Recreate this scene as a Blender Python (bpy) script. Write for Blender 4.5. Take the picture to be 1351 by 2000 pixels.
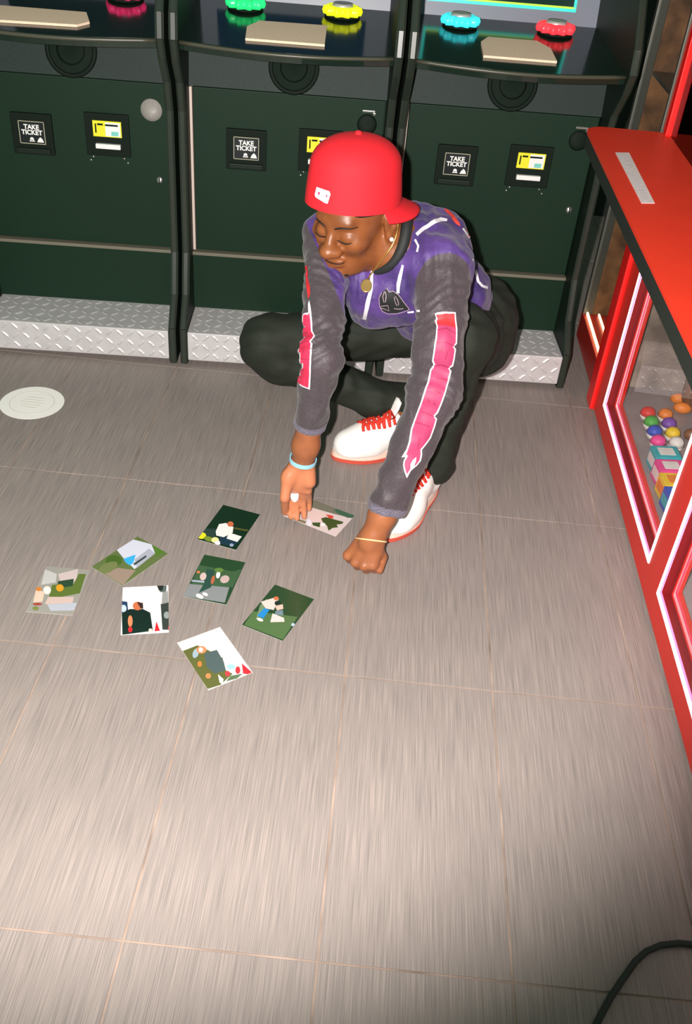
import bpy, bmesh, math, random
import numpy as np
from mathutils import Vector, Matrix
from mathutils.bvhtree import BVHTree
from mathutils.geometry import delaunay_2d_cdt

random.seed(7)
for o in list(bpy.data.objects): bpy.data.objects.remove(o)
SC = bpy.context.scene
COL = SC.collection

# ------------------------------------------------------------------ camera
W, H, FPX = 1351, 2000, 1839.2
PITCH, ROLL, YAW, CH = math.radians(37.29), math.radians(5.182), math.radians(-0.956), 1.446
_cy, _sy = math.cos(YAW), math.sin(YAW)
CF = np.array([_sy*math.cos(PITCH), _cy*math.cos(PITCH), -math.sin(PITCH)])
_rt = np.array([_cy, -_sy, 0.0]); _up = np.cross(_rt, CF)
CX = math.cos(ROLL)*_rt + math.sin(ROLL)*_up
CY = -math.sin(ROLL)*_rt + math.cos(ROLL)*_up
CP = np.array([0, 0, CH])
cd = bpy.data.cameras.new('camera'); cam = bpy.data.objects.new('camera', cd); COL.objects.link(cam)
cd.sensor_fit = 'VERTICAL'; cd.sensor_height = 36.0; cd.lens = FPX/H*36.0
cd.clip_start = 0.02; cd.clip_end = 60
cam.matrix_world = Matrix([[CX[0], CY[0], -CF[0], CP[0]], [CX[1], CY[1], -CF[1], CP[1]],
                           [CX[2], CY[2], -CF[2], CP[2]], [0, 0, 0, 1]])
SC.camera = cam

# ------------------------------------------------------------------ light
w = bpy.data.worlds.new('arcade_dim'); SC.world = w; w.use_nodes = True
bg = w.node_tree.nodes['Background']; bg.inputs[0].default_value = (0.64, 1.0, 0.76, 1); bg.inputs[1].default_value = 0.23
ld = bpy.data.lights.new('camera_flash', 'SPOT'); lo = bpy.data.objects.new('camera_flash', ld); COL.objects.link(lo)
ld.energy = 395; ld.color = (1.0, 0.93, 0.89); ld.shadow_soft_size = 0.014; ld.spot_size = math.radians(92); ld.spot_blend = 0.55
fpos = CP - CX*0.075 + CY*0.02
lo.location = fpos
_aim = CF + CX*(375-W/2)/FPX - CY*(650-H/2)/FPX
lo.rotation_euler = Vector(_aim).to_track_quat('-Z', 'Y').to_euler()
vs = SC.view_settings
vs.view_transform = 'Standard'; vs.look = 'None'; vs.exposure = 0.0; vs.gamma = 1.0; vs.use_curve_mapping = False

# ------------------------------------------------------------------ photo rays used to measure positions
def ray(u, v): return CF + CX*(u-W/2)/FPX - CY*(v-H/2)/FPX
def gz(u, v, z=0.0):
    d = ray(u, v); return CP + d*(z-CH)/d[2]
def dp(u, v, dep): return CP + ray(u, v)*dep
def A(*v): return np.array(v, float)
def nrm(v): v = np.asarray(v, float); return v/np.linalg.norm(v)
def cam_dir(r, u, t): return nrm(CX*r + CY*u - CF*t)      # right, up, toward the viewer

# ------------------------------------------------------------------ materials
def lin(c):
    return tuple(((x/255.0)/12.92 if x/255.0 <= .04045 else ((x/255.0+.055)/1.055)**2.4) for x in c)
MATS = {}
def mat(name, rgb, rough=.6, metal=0.0, noise=0.0, nscale=60, stretch=(1, 1, 1), bump=0.0, bscale=None, emit=None, estr=1.0, spec=.5, coat=0.0):
    if name in MATS: return MATS[name]
    m = bpy.data.materials.new(name); m.use_nodes = True; nt = m.node_tree; b = nt.nodes['Principled BSDF']
    c = lin(rgb)
    b.inputs['Roughness'].default_value = rough; b.inputs['Metallic'].default_value = metal
    b.inputs['Base Color'].default_value = (*c, 1); b.inputs['Specular IOR Level'].default_value = spec
    b.inputs['Coat Weight'].default_value = coat
    if noise or bump:
        tc = nt.nodes.new('ShaderNodeTexCoord'); mp = nt.nodes.new('ShaderNodeMapping'); mp.inputs['Scale'].default_value = stretch
        nt.links.new(tc.outputs['Object'], mp.inputs['Vector'])
        n = nt.nodes.new('ShaderNodeTexNoise'); n.inputs['Scale'].default_value = nscale; n.inputs['Detail'].default_value = 4
        nt.links.new(mp.outputs[0], n.inputs['Vector'])
        if noise:
            r = nt.nodes.new('ShaderNodeValToRGB')
            r.color_ramp.elements[0].position = .3; r.color_ramp.elements[1].position = .7
            r.color_ramp.elements[0].color = (*[x*(1-noise) for x in c], 1)
            r.color_ramp.elements[1].color = (*[min(1, x*(1+noise)) for x in c], 1)
            nt.links.new(n.outputs['Fac'], r.inputs[0]); nt.links.new(r.outputs[0], b.inputs['Base Color'])
        if bump:
            n2 = n
            if bscale:
                n2 = nt.nodes.new('ShaderNodeTexNoise'); n2.inputs['Scale'].default_value = bscale; n2.inputs['Detail'].default_value = 3
                nt.links.new(mp.outputs[0], n2.inputs['Vector'])
            bp = nt.nodes.new('ShaderNodeBump'); bp.inputs['Strength'].default_value = bump; bp.inputs['Distance'].default_value = .004
            nt.links.new(n2.outputs['Fac'], bp.inputs['Height']); nt.links.new(bp.outputs[0], b.inputs['Normal'])
    if emit:
        b.inputs['Emission Color'].default_value = (*lin(emit), 1); b.inputs['Emission Strength'].default_value = estr
    MATS[name] = m; return m
def glass(name, tint=(255, 255, 255), alpha=.12, rough=.02):
    if name in MATS: return MATS[name]
    m = bpy.data.materials.new(name); m.use_nodes = True; nt = m.node_tree; nt.nodes.clear()
    out = nt.nodes.new('ShaderNodeOutputMaterial'); mx = nt.nodes.new('ShaderNodeMixShader')
    tr = nt.nodes.new('ShaderNodeBsdfTransparent'); tr.inputs[0].default_value = (*lin(tint), 1)
    gl = nt.nodes.new('ShaderNodeBsdfGlossy'); gl.inputs['Roughness'].default_value = rough
    fr = nt.nodes.new('ShaderNodeFresnel'); fr.inputs[0].default_value = 1.5
    ge = nt.nodes.new('ShaderNodeNewGeometry'); sb = nt.nodes.new('ShaderNodeMath'); sb.operation = 'SUBTRACT'; sb.inputs[0].default_value = 1.0
    nt.links.new(ge.outputs['Backfacing'], sb.inputs[1]); ml = nt.nodes.new('ShaderNodeMath'); ml.operation = 'MULTIPLY'
    nt.links.new(fr.outputs[0], ml.inputs[0]); nt.links.new(sb.outputs[0], ml.inputs[1])
    nt.links.new(ml.outputs[0], mx.inputs[0]); nt.links.new(tr.outputs[0], mx.inputs[1]); nt.links.new(gl.outputs[0], mx.inputs[2])
    nt.links.new(mx.outputs[0], out.inputs[0]); MATS[name] = m; return m
def mat_attr(name, rough=.35, coat=0.0):
    if name in MATS: return MATS[name]
    m = bpy.data.materials.new(name); m.use_nodes = True; nt = m.node_tree; b = nt.nodes['Principled BSDF']
    a = nt.nodes.new('ShaderNodeAttribute'); a.attribute_name = 'Col'
    nt.links.new(a.outputs['Color'], b.inputs['Base Color']); b.inputs['Roughness'].default_value = rough; b.inputs['Coat Weight'].default_value = coat
    MATS[name] = m; return m

# ------------------------------------------------------------------ object helpers
def empty(name, loc=(0, 0, 0), rz=0.0):
    o = bpy.data.objects.new(name, None); COL.objects.link(o); o.location = loc; o.rotation_euler = (0, 0, rz)
    o.empty_display_size = .05; return o
def tag(o, label=None, cat=None, group=None, kind=None):
    if label: o['label'] = label
    if cat: o['category'] = cat
    if group: o['group'] = group
    if kind: o['kind'] = kind
    return o
class MB:
    def __init__(s): s.v = []; s.f = []
    def add(s, vs, fs):
        n = len(s.v); s.v += [tuple(map(float, p)) for p in vs]; s.f += [tuple(i+n for i in f) for f in fs]; return s
    def box(s, lo, hi, bev=0.0):
        bm = bmesh.new(); bmesh.ops.create_cube(bm, size=1)
        lo, hi = A(*lo), A(*hi)
        for v in bm.verts: v.co = Vector((lo+hi)/2 + A(*v.co)*(hi-lo))
        if bev: bmesh.ops.bevel(bm, geom=list(bm.edges), offset=bev, segments=2, affect='EDGES', profile=.7)
        bm.verts.index_update(); s.add([v.co for v in bm.verts], [[v.index for v in f.verts] for f in bm.faces]); bm.free(); return s
    def prism(s, pts, t0, t1, axis=2):
        # polygon pts (2-D) extruded along an axis: axis 2 -> (x,y,t), 1 -> (x,t,z), 0 -> (t,y,z)
        n = len(pts); mk = {2: lambda p, t: (p[0], p[1], t), 1: lambda p, t: (p[0], t, p[1]), 0: lambda p, t: (t, p[0], p[1])}[axis]
        vs_ = [mk(p, t0) for p in pts]+[mk(p, t1) for p in pts]
        fs = [tuple(range(n)), tuple(range(2*n-1, n-1, -1))]+[(i, i+n, (i+1) % n+n, (i+1) % n) for i in range(n)]
        return s.add(vs_, fs)
    def lathe(s, prof, c=(0, 0, 0), n=24, wob=None, axis=2, cap=True):
        vs_ = []; m = len(prof)
        for j, (r, z) in enumerate(prof):
            for i in range(n):
                a = 2*math.pi*i/n; rr = r*(1+(wob(a, j) if wob else 0))
                p = (rr*math.cos(a), rr*math.sin(a), z)
                if axis == 1: p = (p[0], -p[2], p[1])
                vs_.append((c[0]+p[0], c[1]+p[1], c[2]+p[2]))
        fs = [(j*n+i, j*n+(i+1) % n, (j+1)*n+(i+1) % n, (j+1)*n+i) for j in range(m-1) for i in range(n)]
        if cap: fs += [tuple(range(n-1, -1, -1)), tuple(range((m-1)*n, m*n))]
        return s.add(vs_, fs)
    def tube(s, pts, r, n=8, closed=False):
        pts = [A(*p) for p in pts]; m = len(pts); vs_ = []; ref = None
        for i, p in enumerate(pts):
            t = nrm((pts[(i+1) % m] if closed or i < m-1 else p) - (pts[i-1] if closed or i > 0 else p))
            if ref is None: ref = nrm(np.cross(t, A(.3, .5, .81)))
            ref = nrm(ref - t*(ref@t)); bi = np.cross(t, ref); rr = r[i] if hasattr(r, '__len__') else r
            vs_ += [p+rr*(math.cos(2*math.pi*k/n)*ref+math.sin(2*math.pi*k/n)*bi) for k in range(n)]
        L = m if closed else m-1
        fs = [(i*n+k, i*n+(k+1) % n, ((i+1) % m)*n+(k+1) % n, ((i+1) % m)*n+k) for i in range(L) for k in range(n)]
        if not closed: fs += [tuple(range(n-1, -1, -1)), tuple(range((m-1)*n, m*n))]
        return s.add(vs_, fs)
    def ball(s, c, r, n=12, m=8):
        r = A(r, r, r) if not hasattr(r, '__len__') else A(*r); vs_ = [(c[0], c[1], c[2]-r[2])]
        for j in range(1, m):
            for i in range(n):
                a = 2*math.pi*i/n; t = math.pi*j/m-math.pi/2
                vs_.append((c[0]+r[0]*math.cos(t)*math.cos(a), c[1]+r[1]*math.cos(t)*math.sin(a), c[2]+r[2]*math.sin(t)))
        vs_.append((c[0], c[1], c[2]+r[2])); e = len(vs_)-1
        fs = [(0, 1+(i+1) % n, 1+i) for i in range(n)]
        fs += [(1+j*n+i, 1+j*n+(i+1) % n, 1+(j+1)*n+(i+1) % n, 1+(j+1)*n+i) for j in range(m-2) for i in range(n)]
        fs += [(e, 1+(m-2)*n+i, 1+(m-2)*n+(i+1) % n) for i in range(n)]
        return s.add(vs_, fs)
    def build(s, name, m, parent=None, smooth=False, origin=None):
        v = s.v
        if origin is not None: v = [(p[0]-origin[0], p[1]-origin[1], p[2]-origin[2]) for p in v]
        me = bpy.data.meshes.new(name); me.from_pydata(v, [], s.f); me.update()
        bm = bmesh.new(); bm.from_mesh(me); bmesh.ops.recalc_face_normals(bm, faces=bm.faces); bm.to_mesh(me); bm.free()
        if smooth: me.shade_smooth()
        me.materials.append(m); o = bpy.data.objects.new(name, me); COL.objects.link(o)
        if parent is not None: o.parent = parent
        return o
def text_part(txt, size, m, parent, loc, rot, name='lettering', align='CENTER', bold=0.0):
    cu = bpy.data.curves.new(name, 'FONT'); cu.body = txt; cu.size = size; cu.align_x = align; cu.align_y = 'CENTER'; cu.extrude = .0004; cu.offset = bold
    cu.space_line = .85
    t = bpy.data.objects.new('tmp', cu); COL.objects.link(t)
    me = bpy.data.meshes.new_from_object(t.evaluated_get(bpy.context.evaluated_depsgraph_get()))
    bpy.data.objects.remove(t); me.materials.clear(); me.materials.append(m)
    o = bpy.data.objects.new(name, me); COL.objects.link(o); o.parent = parent; o.location = loc; o.rotation_euler = rot
    return o

# ------------------------------------------------------------------ floor
def floor_material():
    m = bpy.data.materials.new('wood_grain_tile'); m.use_nodes = True; nt = m.node_tree; b = nt.nodes['Principled BSDF']
    tc = nt.nodes.new('ShaderNodeTexCoord'); oi = nt.nodes.new('ShaderNodeObjectInfo')
    ad = nt.nodes.new('ShaderNodeVectorMath'); ad.operation = 'ADD'
    sc = nt.nodes.new('ShaderNodeVectorMath'); sc.operation = 'SCALE'; sc.inputs['Scale'].default_value = 1.0
    nt.links.new(oi.outputs['Location'], sc.inputs[0]); nt.links.new(tc.outputs['Object'], ad.inputs[0]); nt.links.new(sc.outputs[0], ad.inputs[1])
    def ns(scale, st, det=4):
        mp = nt.nodes.new('ShaderNodeMapping'); mp.inputs['Scale'].default_value = st; nt.links.new(ad.outputs[0], mp.inputs[0])
        n = nt.nodes.new('ShaderNodeTexNoise'); n.inputs['Scale'].default_value = scale; n.inputs['Detail'].default_value = det; nt.links.new(mp.outputs[0], n.inputs[0]); return n
    n1 = ns(1, (640, 9, 1)); n2 = ns(1, (230, 4, 1)); n3 = ns(3.0, (1, 1, 1), 2)
    r1 = nt.nodes.new('ShaderNodeValToRGB'); r1.color_ramp.elements[0].position = .28; r1.color_ramp.elements[1].position = .68
    r1.color_ramp.elements[0].color = (*lin((124, 117, 113)), 1); r1.color_ramp.elements[1].color = (*lin((158, 146, 140)), 1)
    nt.links.new(n1.outputs['Fac'], r1.inputs[0])
    r2 = nt.nodes.new('ShaderNodeValToRGB'); r2.color_ramp.elements[0].color = (.80, .81, .83, 1); r2.color_ramp.elements[1].color = (1.06, 1.05, 1.04, 1)
    r2.color_ramp.elements[0].position = .3; r2.color_ramp.elements[1].position = .7
    nt.links.new(n2.outputs['Fac'], r2.inputs[0])
    mu = nt.nodes.new('ShaderNodeMix'); mu.data_type = 'RGBA'; mu.blend_type = 'MULTIPLY'; mu.inputs['Factor'].default_value = .75
    nt.links.new(r1.outputs[0], mu.inputs['A']); nt.links.new(r2.outputs[0], mu.inputs['B'])
    r3 = nt.nodes.new('ShaderNodeValToRGB'); r3.color_ramp.elements[0].color = (.9, .9, .9, 1); r3.color_ramp.elements[1].color = (1.06, 1.06, 1.06, 1)
    nt.links.new(n3.outputs['Fac'], r3.inputs[0])
    mu2 = nt.nodes.new('ShaderNodeMix'); mu2.data_type = 'RGBA'; mu2.blend_type = 'MULTIPLY'; mu2.inputs['Factor'].default_value = 1
    nt.links.new(mu.outputs['Result'], mu2.inputs['A']); nt.links.new(r3.outputs[0], mu2.inputs['B'])
    nt.links.new(mu2.outputs['Result'], b.inputs['Base Color']); b.inputs['Roughness'].default_value = .5; b.inputs['Specular IOR Level'].default_value = .35
    bp = nt.nodes.new('ShaderNodeBump'); bp.inputs['Strength'].default_value = .25; bp.inputs['Distance'].default_value = .002
    nt.links.new(n1.outputs['Fac'], bp.inputs['Height']); nt.links.new(bp.outputs[0], b.inputs['Normal'])
    return m
GROUT = mat('grout', (146, 128, 116), .9, noise=.4, nscale=9)
floor = tag(MB().box((-2.6, -.3, -.06), (2.2, 4.3, -.0016)).build('floor', GROUT), kind='structure')
TX, TY, X0, Y0 = .305, .601, .0066, 1.944
tile_me = None
FM = floor_material()
for i in range(-8, 7):
    for j in range(-3, 4):
        cx, cy = X0+TX*(i+.5), Y0+TY*(j+.5)
        if tile_me is None:
            g = .0019
            o = MB().box((-TX/2+g, -TY/2+g, -.010), (TX/2-g, TY/2-g, 0), .0012).build('floor_tile', FM, floor); tile_me = o.data
        else:
            o = bpy.data.objects.new('floor_tile', tile_me); COL.objects.link(o); o.parent = floor
        o.location = (cx, cy, 0)
tag(MB().box((-2.6, 4.3, -.06), (2.2, 4.4, 2.6)).build('wall_back', mat('dark_wall', (40, 46, 42), .8, noise=.1, nscale=4)), kind='structure')

# ------------------------------------------------------------------ redemption cabinets
ANG = math.radians(3.9); OC = A(-.6, 2.552, 0); EX = A(math.cos(ANG), math.sin(ANG), 0); EY = A(-math.sin(ANG), math.cos(ANG), 0)
BLACK = mat('black_laminate', (12, 40, 24), .6, spec=.25, noise=.08, nscale=180)
BLACK2 = mat('black_side_laminate', (10, 27, 17), .55, spec=.3, noise=.08, nscale=150)
GREYP = mat('charcoal_panel', (34, 47, 44), .6, spec=.25, noise=.1, nscale=120)
TRIM = mat('grey_edge_trim', (112, 108, 94), .45)
TMOLD = mat('black_edge_moulding', (40, 48, 40), .3, spec=.6)
STRIP = mat('bright_hinge_strip', (206, 190, 178), .4)
ALU = mat('diamond_plate_aluminium', (210, 207, 208), .45, metal=.3, noise=.06, nscale=30)
GLOSSB = mat('glossy_black_panel', (26, 40, 32), .12)
BEZEL = mat('screen_bezel', (120, 126, 140), .4)
DARK = mat('matte_black_plastic', (8, 22, 14), .7, spec=.2)
DARKG = mat('speaker_cloth', (12, 28, 19), .8, spec=.2, noise=.2, nscale=400)
WHITE = mat('white_print', (235, 235, 232), .5)
YEL = mat('yellow_print', (232, 226, 40), .5)
TEAL = mat('teal_print', (120, 200, 190), .5)
CHROME = mat('chrome', (215, 212, 205), .22, metal=.9)
CARD = mat('tan_card', (242, 214, 186), .8, noise=.06, nscale=200)
GREYD = mat('grey_sticker', (150, 146, 140), .5, noise=.08, nscale=150)
ring_cols = {'green': (40, 220, 120), 'yellow': (225, 235, 30), 'cyan': (60, 225, 235), 'red': (255, 60, 70), 'pink': (255, 50, 120)}
CW = .60
def lug_mesh(mb, c, u, v, n, ang, L=.0155, Wd=.0052, h=.0022):
    d = u*math.cos(ang)+v*math.sin(ang); e = -u*math.sin(ang)+v*math.cos(ang)
    p = [c+d*L, c+d*L*.45+e*Wd, c-d*L*.45+e*Wd, c-d*L, c-d*L*.45-e*Wd, c+d*L*.45-e*Wd]
    q = [c+d*L*.5+n*h, c-d*L*.5+n*h]
    mb.add(p+q, [(0, 1, 6), (1, 2, 7, 6), (2, 3, 7), (3, 4, 7), (4, 5, 6, 7), (5, 0, 6)])
def cabinet(a0, label, rings, has_disc, scr, first_left=False):
    P = OC+EX*a0
    r = empty('redemption_game_cabinet', P, ANG)
    tag(r, label, 'arcade game', 'black ticket redemption cabinets in a row')
    SW = .022; x0, x1 = SW, CW-SW
    # carcass behind the front panels
    MB().box((x0, .215, .02), (x1, .85, .90)).build('body', BLACK, r)
    MB().box((x0, .60, .90), (x1, .85, 1.75)).build('upper_body', BLACK2, r)
    # side panels with edge trim
    prof = [(.015, .005), (.015, .12), (.085, .20), (.12, .32), (.13, .72), (.105, .80), (.045, .87), (.02, .92), (.03, .98), (.10, 1.10), (.26, 1.25), (.30, 1.75), (.86, 1.75), (.86, .005)]
    for xa in (0.003, CW-SW-.003):
        sp = MB().prism(prof, xa, xa+SW, axis=0).build('side_panel', BLACK2, r)
        pts = [(xa+SW/2, p[0]-.001, p[1]) for p in prof[:12]]
        tm = MB()
        for k in range(len(pts)-1):
            (X, ya, za), (_, yb, zb) = pts[k], pts[k+1]; nx, nz = -(zb-za), (yb-ya); l = math.hypot(nx, nz); nx, nz = nx/l*.003, nz/l*.003
            tm.add([(X-SW/2+.001, ya, za), (X+SW/2-.001, ya, za), (X+SW/2-.001, yb, zb), (X-SW/2+.001, yb, zb),
                    (X-SW/4, ya+nx, za+nz), (X+SW/4, ya+nx, za+nz), (X+SW/4, yb+nx, zb+nz), (X-SW/4, yb+nx, zb+nz)],
                   [(4, 5, 6, 7), (0, 4, 7, 3), (5, 1, 2, 6), (0, 1, 5, 4), (3, 7, 6, 2)])
        tm.build('edge_trim', TMOLD, sp)
    # diamond plate step
    st = MB().box((x0+.004, .012, .018), (x1-.004, .205, .112), .004).build('step', ALU, r)
    lg = MB(); nx_ = 17; sx = (x1-x0-.02)/nx_
    for i in range(nx_):
        for j in range(5):
            c = A(x0+.012+sx*(i+.5), .034+.035*j+(.0), .112); lug_mesh(lg, c, A(1, 0, 0), A(0, 1, 0), A(0, 0, 1), math.radians(45 if (i+j) % 2 else -45))
        for j in range(3):
            c = A(x0+.012+sx*(i+.5), .012, .034+.0305*j); lug_mesh(lg, c, A(1, 0, 0), A(0, 0, 1), A(0, -1, 0), math.radians(45 if (i+j) % 2 else -45))
    tag(lg.build('tread_pattern', ALU, st), kind='stuff')
    MB().box((x0, .05, .0), (x1, .2, .018)).build('toe_kick', DARK, r)
    # kick panel, ledge, door
    MB().box((x0, .190, .112), (x1, .215, .29), .002).build('kick_panel', BLACK, r)
    MB().box((x0, .184, .288), (x1, .215, .2975), .001).build('ledge', TRIM, r)
    dr = MB().box((x0+.014, .196, .302), (x1-.006, .215, .770), .002).build('door', BLACK, r)
    MB().box((x0+.004, .192, .302), (x0+.0115, .215, .770), .001).build('hinge_strip', STRIP, dr)
    lk = MB().lathe([(.0, .0), (.010, .0), (.010, .006), (.007, .009), (.0, .009)], (.54, .196, .507), 12, axis=1).build('lock', CHROME, dr, True)
    MB().box((.5385, .185, .500), (.5415, .1875, .514)).build('keyhole', DARK, lk)
    # ticket chute with sign
    tp = MB().box((.128, .186, .555), (.243, .199, .668), .003).build('ticket_chute', DARK, r)
    MB().box((.138, .178, .560), (.233, .188, .574), .002).build('chute_lip', BLACK2, tp)
    sg = MB().box((.150, .184, .586), (.222, .187, .648)).build('sign', mat('sign_black', (14, 24, 26), .4), tp)
    fr = MB()
    for lo_, hi_ in (((.150, .586), (.222, .5875)), ((.150, .6465), (.222, .648)), ((.150, .586), (.1515, .648)), ((.2205, .586), (.222, .648))):
        fr.box((lo_[0], .1832, lo_[1]), (hi_[0], .185, hi_[1]))
    fr.build('sign_border', mat('cream_line', (190, 186, 160), .5), tp)
    text_part('TAKE\nTICKET', .0175, WHITE, tp, (.186, .1835, .6245), (math.pi/2, 0, 0), 'sign_lettering', bold=.0006)
    pic = MB().lathe([(0, 0), (.0055, 0), (.0055, .0008), (0, .0008)], (.184, .184, .599), 12, axis=1)
    pic.prism([(.176, .5925), (.192, .5925), (.188, .598), (.180, .598)], .1832, .184, axis=1)
    pic.prism([(.198, .5915), (.217, .5915), (.214, .600), (.208, .606), (.202, .600)], .1832, .184, axis=1)
    pic.build('sign_pictogram', WHITE, tp)
    # card reader
    cr = MB().box((.335, .188, .565), (.460, .199, .682), .003).build('card_reader', DARK, r)
    MB().box((.359, .1845, .620), (.439, .189, .663)).build('yellow_sticker', YEL, cr)
    MB().box((.394, .1840, .6225), (.436, .1848, .660)).build('white_sticker', WHITE, cr)
    pr_ = MB().box((.365, .1838, .630), (.369, .1848, .655)).box((.372, .1838, .651), (.388, .1848, .656)).box((.394, .1838, .650), (.430, .1848, .655))
    pr_.build('sticker_print', DARK, cr)
    MB().box((.410, .1838, .624), (.430, .1848, .636)).build('sticker_patch', TEAL, cr)
    MB().box((.364, .178, .588), (.434, .190, .601), .002).build('card_slot', WHITE, cr)
    for bx_, bz_ in ((.345, .678), (.372, .672), (.425, .672), (.452, .678), (.352, .560), (.344, .550), (.440, .560), (.450, .548)):
        MB().ball((bx_, .1945, bz_), (.0032, .003, .0032), 8, 5).build('bolt', CHROME, cr, True)
    if has_disc:
        MB().lathe([(0, 0), (.030, 0), (.030, .003), (0, .003)], (.525, .196, .700), 24, axis=1).build('round_plate', GREYD, r, True)
    else:
        kn = MB().lathe([(0, 0), (.028, 0), (.028, .003), (.022, .006), (0, .006)], (.525, .196, .705), 20, axis=1).build('lock_housing', DARK, r, True)
        MB().box((.510, .192, .738), (.545, .197, .743), .001).box((.540, .190, .731), (.547, .197, .738), .001).build('hasp', CHROME, kn)
    # speaker panel leaning back, round grille
    MB().add([(x0, .198, .772), (x1, .198, .772), (x1, .225, .905), (x0, .225, .905), (x0, .3, .772), (x1, .3, .772), (x1, .3, .905), (x0, .3, .905)],
             [(0, 1, 2, 3), (0, 4, 5, 1), (3, 2, 6, 7), (0, 3, 7, 4), (1, 5, 6, 2), (4, 7, 6, 5)]).build('speaker_panel', GREYP, r)
    sp = MB().lathe([(.0, .0), (.070, .0), (.070, .006), (.064, .010), (.060, .007)], (0, 0, 0), 32, axis=1).build('speaker', DARK, r, True)
    sp.location = (.313, .2105, .836); sp.rotation_euler = (math.radians(-11.5), 0, 0)
    MB().lathe([(0, .0075), (.060, .0075), (.056, .0085), (0, .0105)], (0, 0, 0), 32, axis=1).build('grille', DARKG, sp, True)
    MB().lathe([(.035, .0095), (.038, .0102), (.032, .0106)], (0, 0, 0), 24, axis=1, cap=False).build('grille_ring', DARK, sp, True)
    # control panel with a bowed front
    n = 14; fr_, tilt = [], .085
    for k in range(n+1):
        t = k/n; x = x0+(x1-x0)*t; fr_.append((x, .052-.042*math.sin(math.pi*t)))
    def cz(b): return .914+tilt*(b-.04)
    top = [(x, b, cz(b)) for x, b in fr_]+[(x1, .52, cz(.52)), (x0, .52, cz(.52))]
    bot = [(x, b+.004, cz(b)-.024) for x, b in fr_]+[(x1, .52, cz(.52)-.03), (x0, .52, cz(.52)-.03)]
    N = len(top); cp = MB().add(top+bot, [tuple(range(N)), tuple(range(2*N-1, N-1, -1))]+[(i, i+N, (i+1) % N+N, (i+1) % N) for i in range(N)]).build('control_panel', GLOSSB, r)
    MB().tube([(x, b-.001, cz(b)-.006) for x, b in fr_], .005, 8).build('panel_edge_trim', mat('panel_moulding', (70, 70, 58), .35), cp, True)
    # push buttons
    for bx_, cn in zip((.165, .437), rings):
        if cn is None: continue
        bb = .372; z = cz(bb)
        bt = MB().lathe([(0, 0), (.050, 0), (.050, .004), (.046, .006), (0, .006)], (bx_, bb, z), 28).build('push_button', DARK, r, True)
        cm = mat('button_glow_'+cn, ring_cols[cn], .25, emit=ring_cols[cn], estr=.75)
        MB().lathe([(.030, .006), (.047, .006), (.050, .016), (.047, .026), (.038, .030), (.030, .026)], (bx_, bb, z), 80,
                   wob=lambda a, j: (.15 if j < 4 else .08)*math.cos(10*a) if 0 < j < 5 else 0).build('glow_ring', cm, bt, True)
        MB().lathe([(0, .006), (.029, .006), (.029, .030), (.026, .036), (.022, .034), (0, .036)], (bx_, bb, z), 28).build('metal_cap', mat('satin_metal', (206, 204, 200), .4, metal=.35), bt, True)
    # monitor bezel and screen
    zb = cz(.47)
    bz = MB().add([(x0, .47, zb), (x1, .47, zb), (x1, .60, zb+.62), (x0, .60, zb+.62), (x0, .62, zb), (x1, .62, zb), (x1, .66, zb+.62), (x0, .66, zb+.62)],
                  [(0, 1, 2, 3), (0, 4, 5, 1), (3, 2, 6, 7), (0, 3, 7, 4), (1, 5, 6, 2), (4, 7, 6, 5)]).build('monitor_bezel', BEZEL, r)
    def on(x, h, o=.0): return (x, .47+.13*h/.62-o, zb+h)
    if scr:
        c1, c2 = scr
        MB().add([on(x0+.05, .035, .002), on(x1-.07, .035, .002), on(x1-.07, .56, .002), on(x0+.05, .56, .002)], [(0, 1, 2, 3)]).build('screen', mat('screen_'+str(c1), (8, 20, 16), .2, emit=c1, estr=.5), bz)
        if c2:
            for k, (xa, xb, ha, hb, cc) in enumerate(((x0+.05, x1-.07, .035, .043, c2), (x1-.078, x1-.07, .035, .56, c2), (x0+.05, x0+.058, .035, .56, c2), (x0+.05, x1-.07, .043, .048, (200, 240, 60)))):
                MB().add([on(xa, ha, .003), on(xb, ha, .003), on(xb, hb, .003), on(xa, hb, .003)], [(0, 1, 2, 3)]).build('screen_line', mat('screen_line_'+str(cc), (20, 30, 30), .3, emit=cc, estr=1.2), bz)
    return r, P
cabs = []
cabs.append(cabinet(-.603, 'black ticket redemption game cabinet with round grey plate, leftmost', (None, 'pink'), True, ((20, 40, 60), None)))
cabs.append(cabinet(.003, 'middle black redemption game cabinet behind the crouching person, green and yellow buttons', ('green', 'yellow'), False, ((20, 60, 110), None)))
cabs.append(cabinet(.609, 'black redemption game cabinet next to red crane machine, cyan and red buttons', ('cyan', 'red'), False, ((8, 60, 50), (60, 235, 215))))
# partial neighbour beyond the left frame edge is not seen
def card(a0, xs, label, pts):
    P = OC+EX*(a0)
    o = MB(); top, bot = [], []
    cz = lambda b: .914+.085*(b-.04)+.0005
    for x, b in pts: top.append((x, b, cz(b)+.006)); bot.append((x, b, cz(b)))
    N = len(pts); o.add(top+bot, [tuple(range(N)), tuple(range(2*N-1, N-1, -1))]+[(i, i+N, (i+1) % N+N, (i+1) % N) for i in range(N)])
    ob = o.build('tan_card', CARD); ob.location = P; ob.rotation_euler = (0, 0, ANG)
    tag(ob, label, 'card', 'tan cards on the control panels')
card(-.603, 0, 'tan card beside pink button on leftmost cabinet control panel', [(.10, .07), (.365, .085), (.39, .12), (.365, .20), (.13, .20), (.10, .14)])
card(.003, 0, 'tan card between green and yellow buttons on middle cabinet control panel', [(.190, .085), (.395, .085), (.397, .255), (.215, .25), (.185, .19)])
card(.609, 0, 'tan card between cyan and red buttons on control panel beside crane machine', [(.205, .10), (.40, .10), (.40, .21), (.37, .27), (.235, .27), (.21, .22)])

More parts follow.
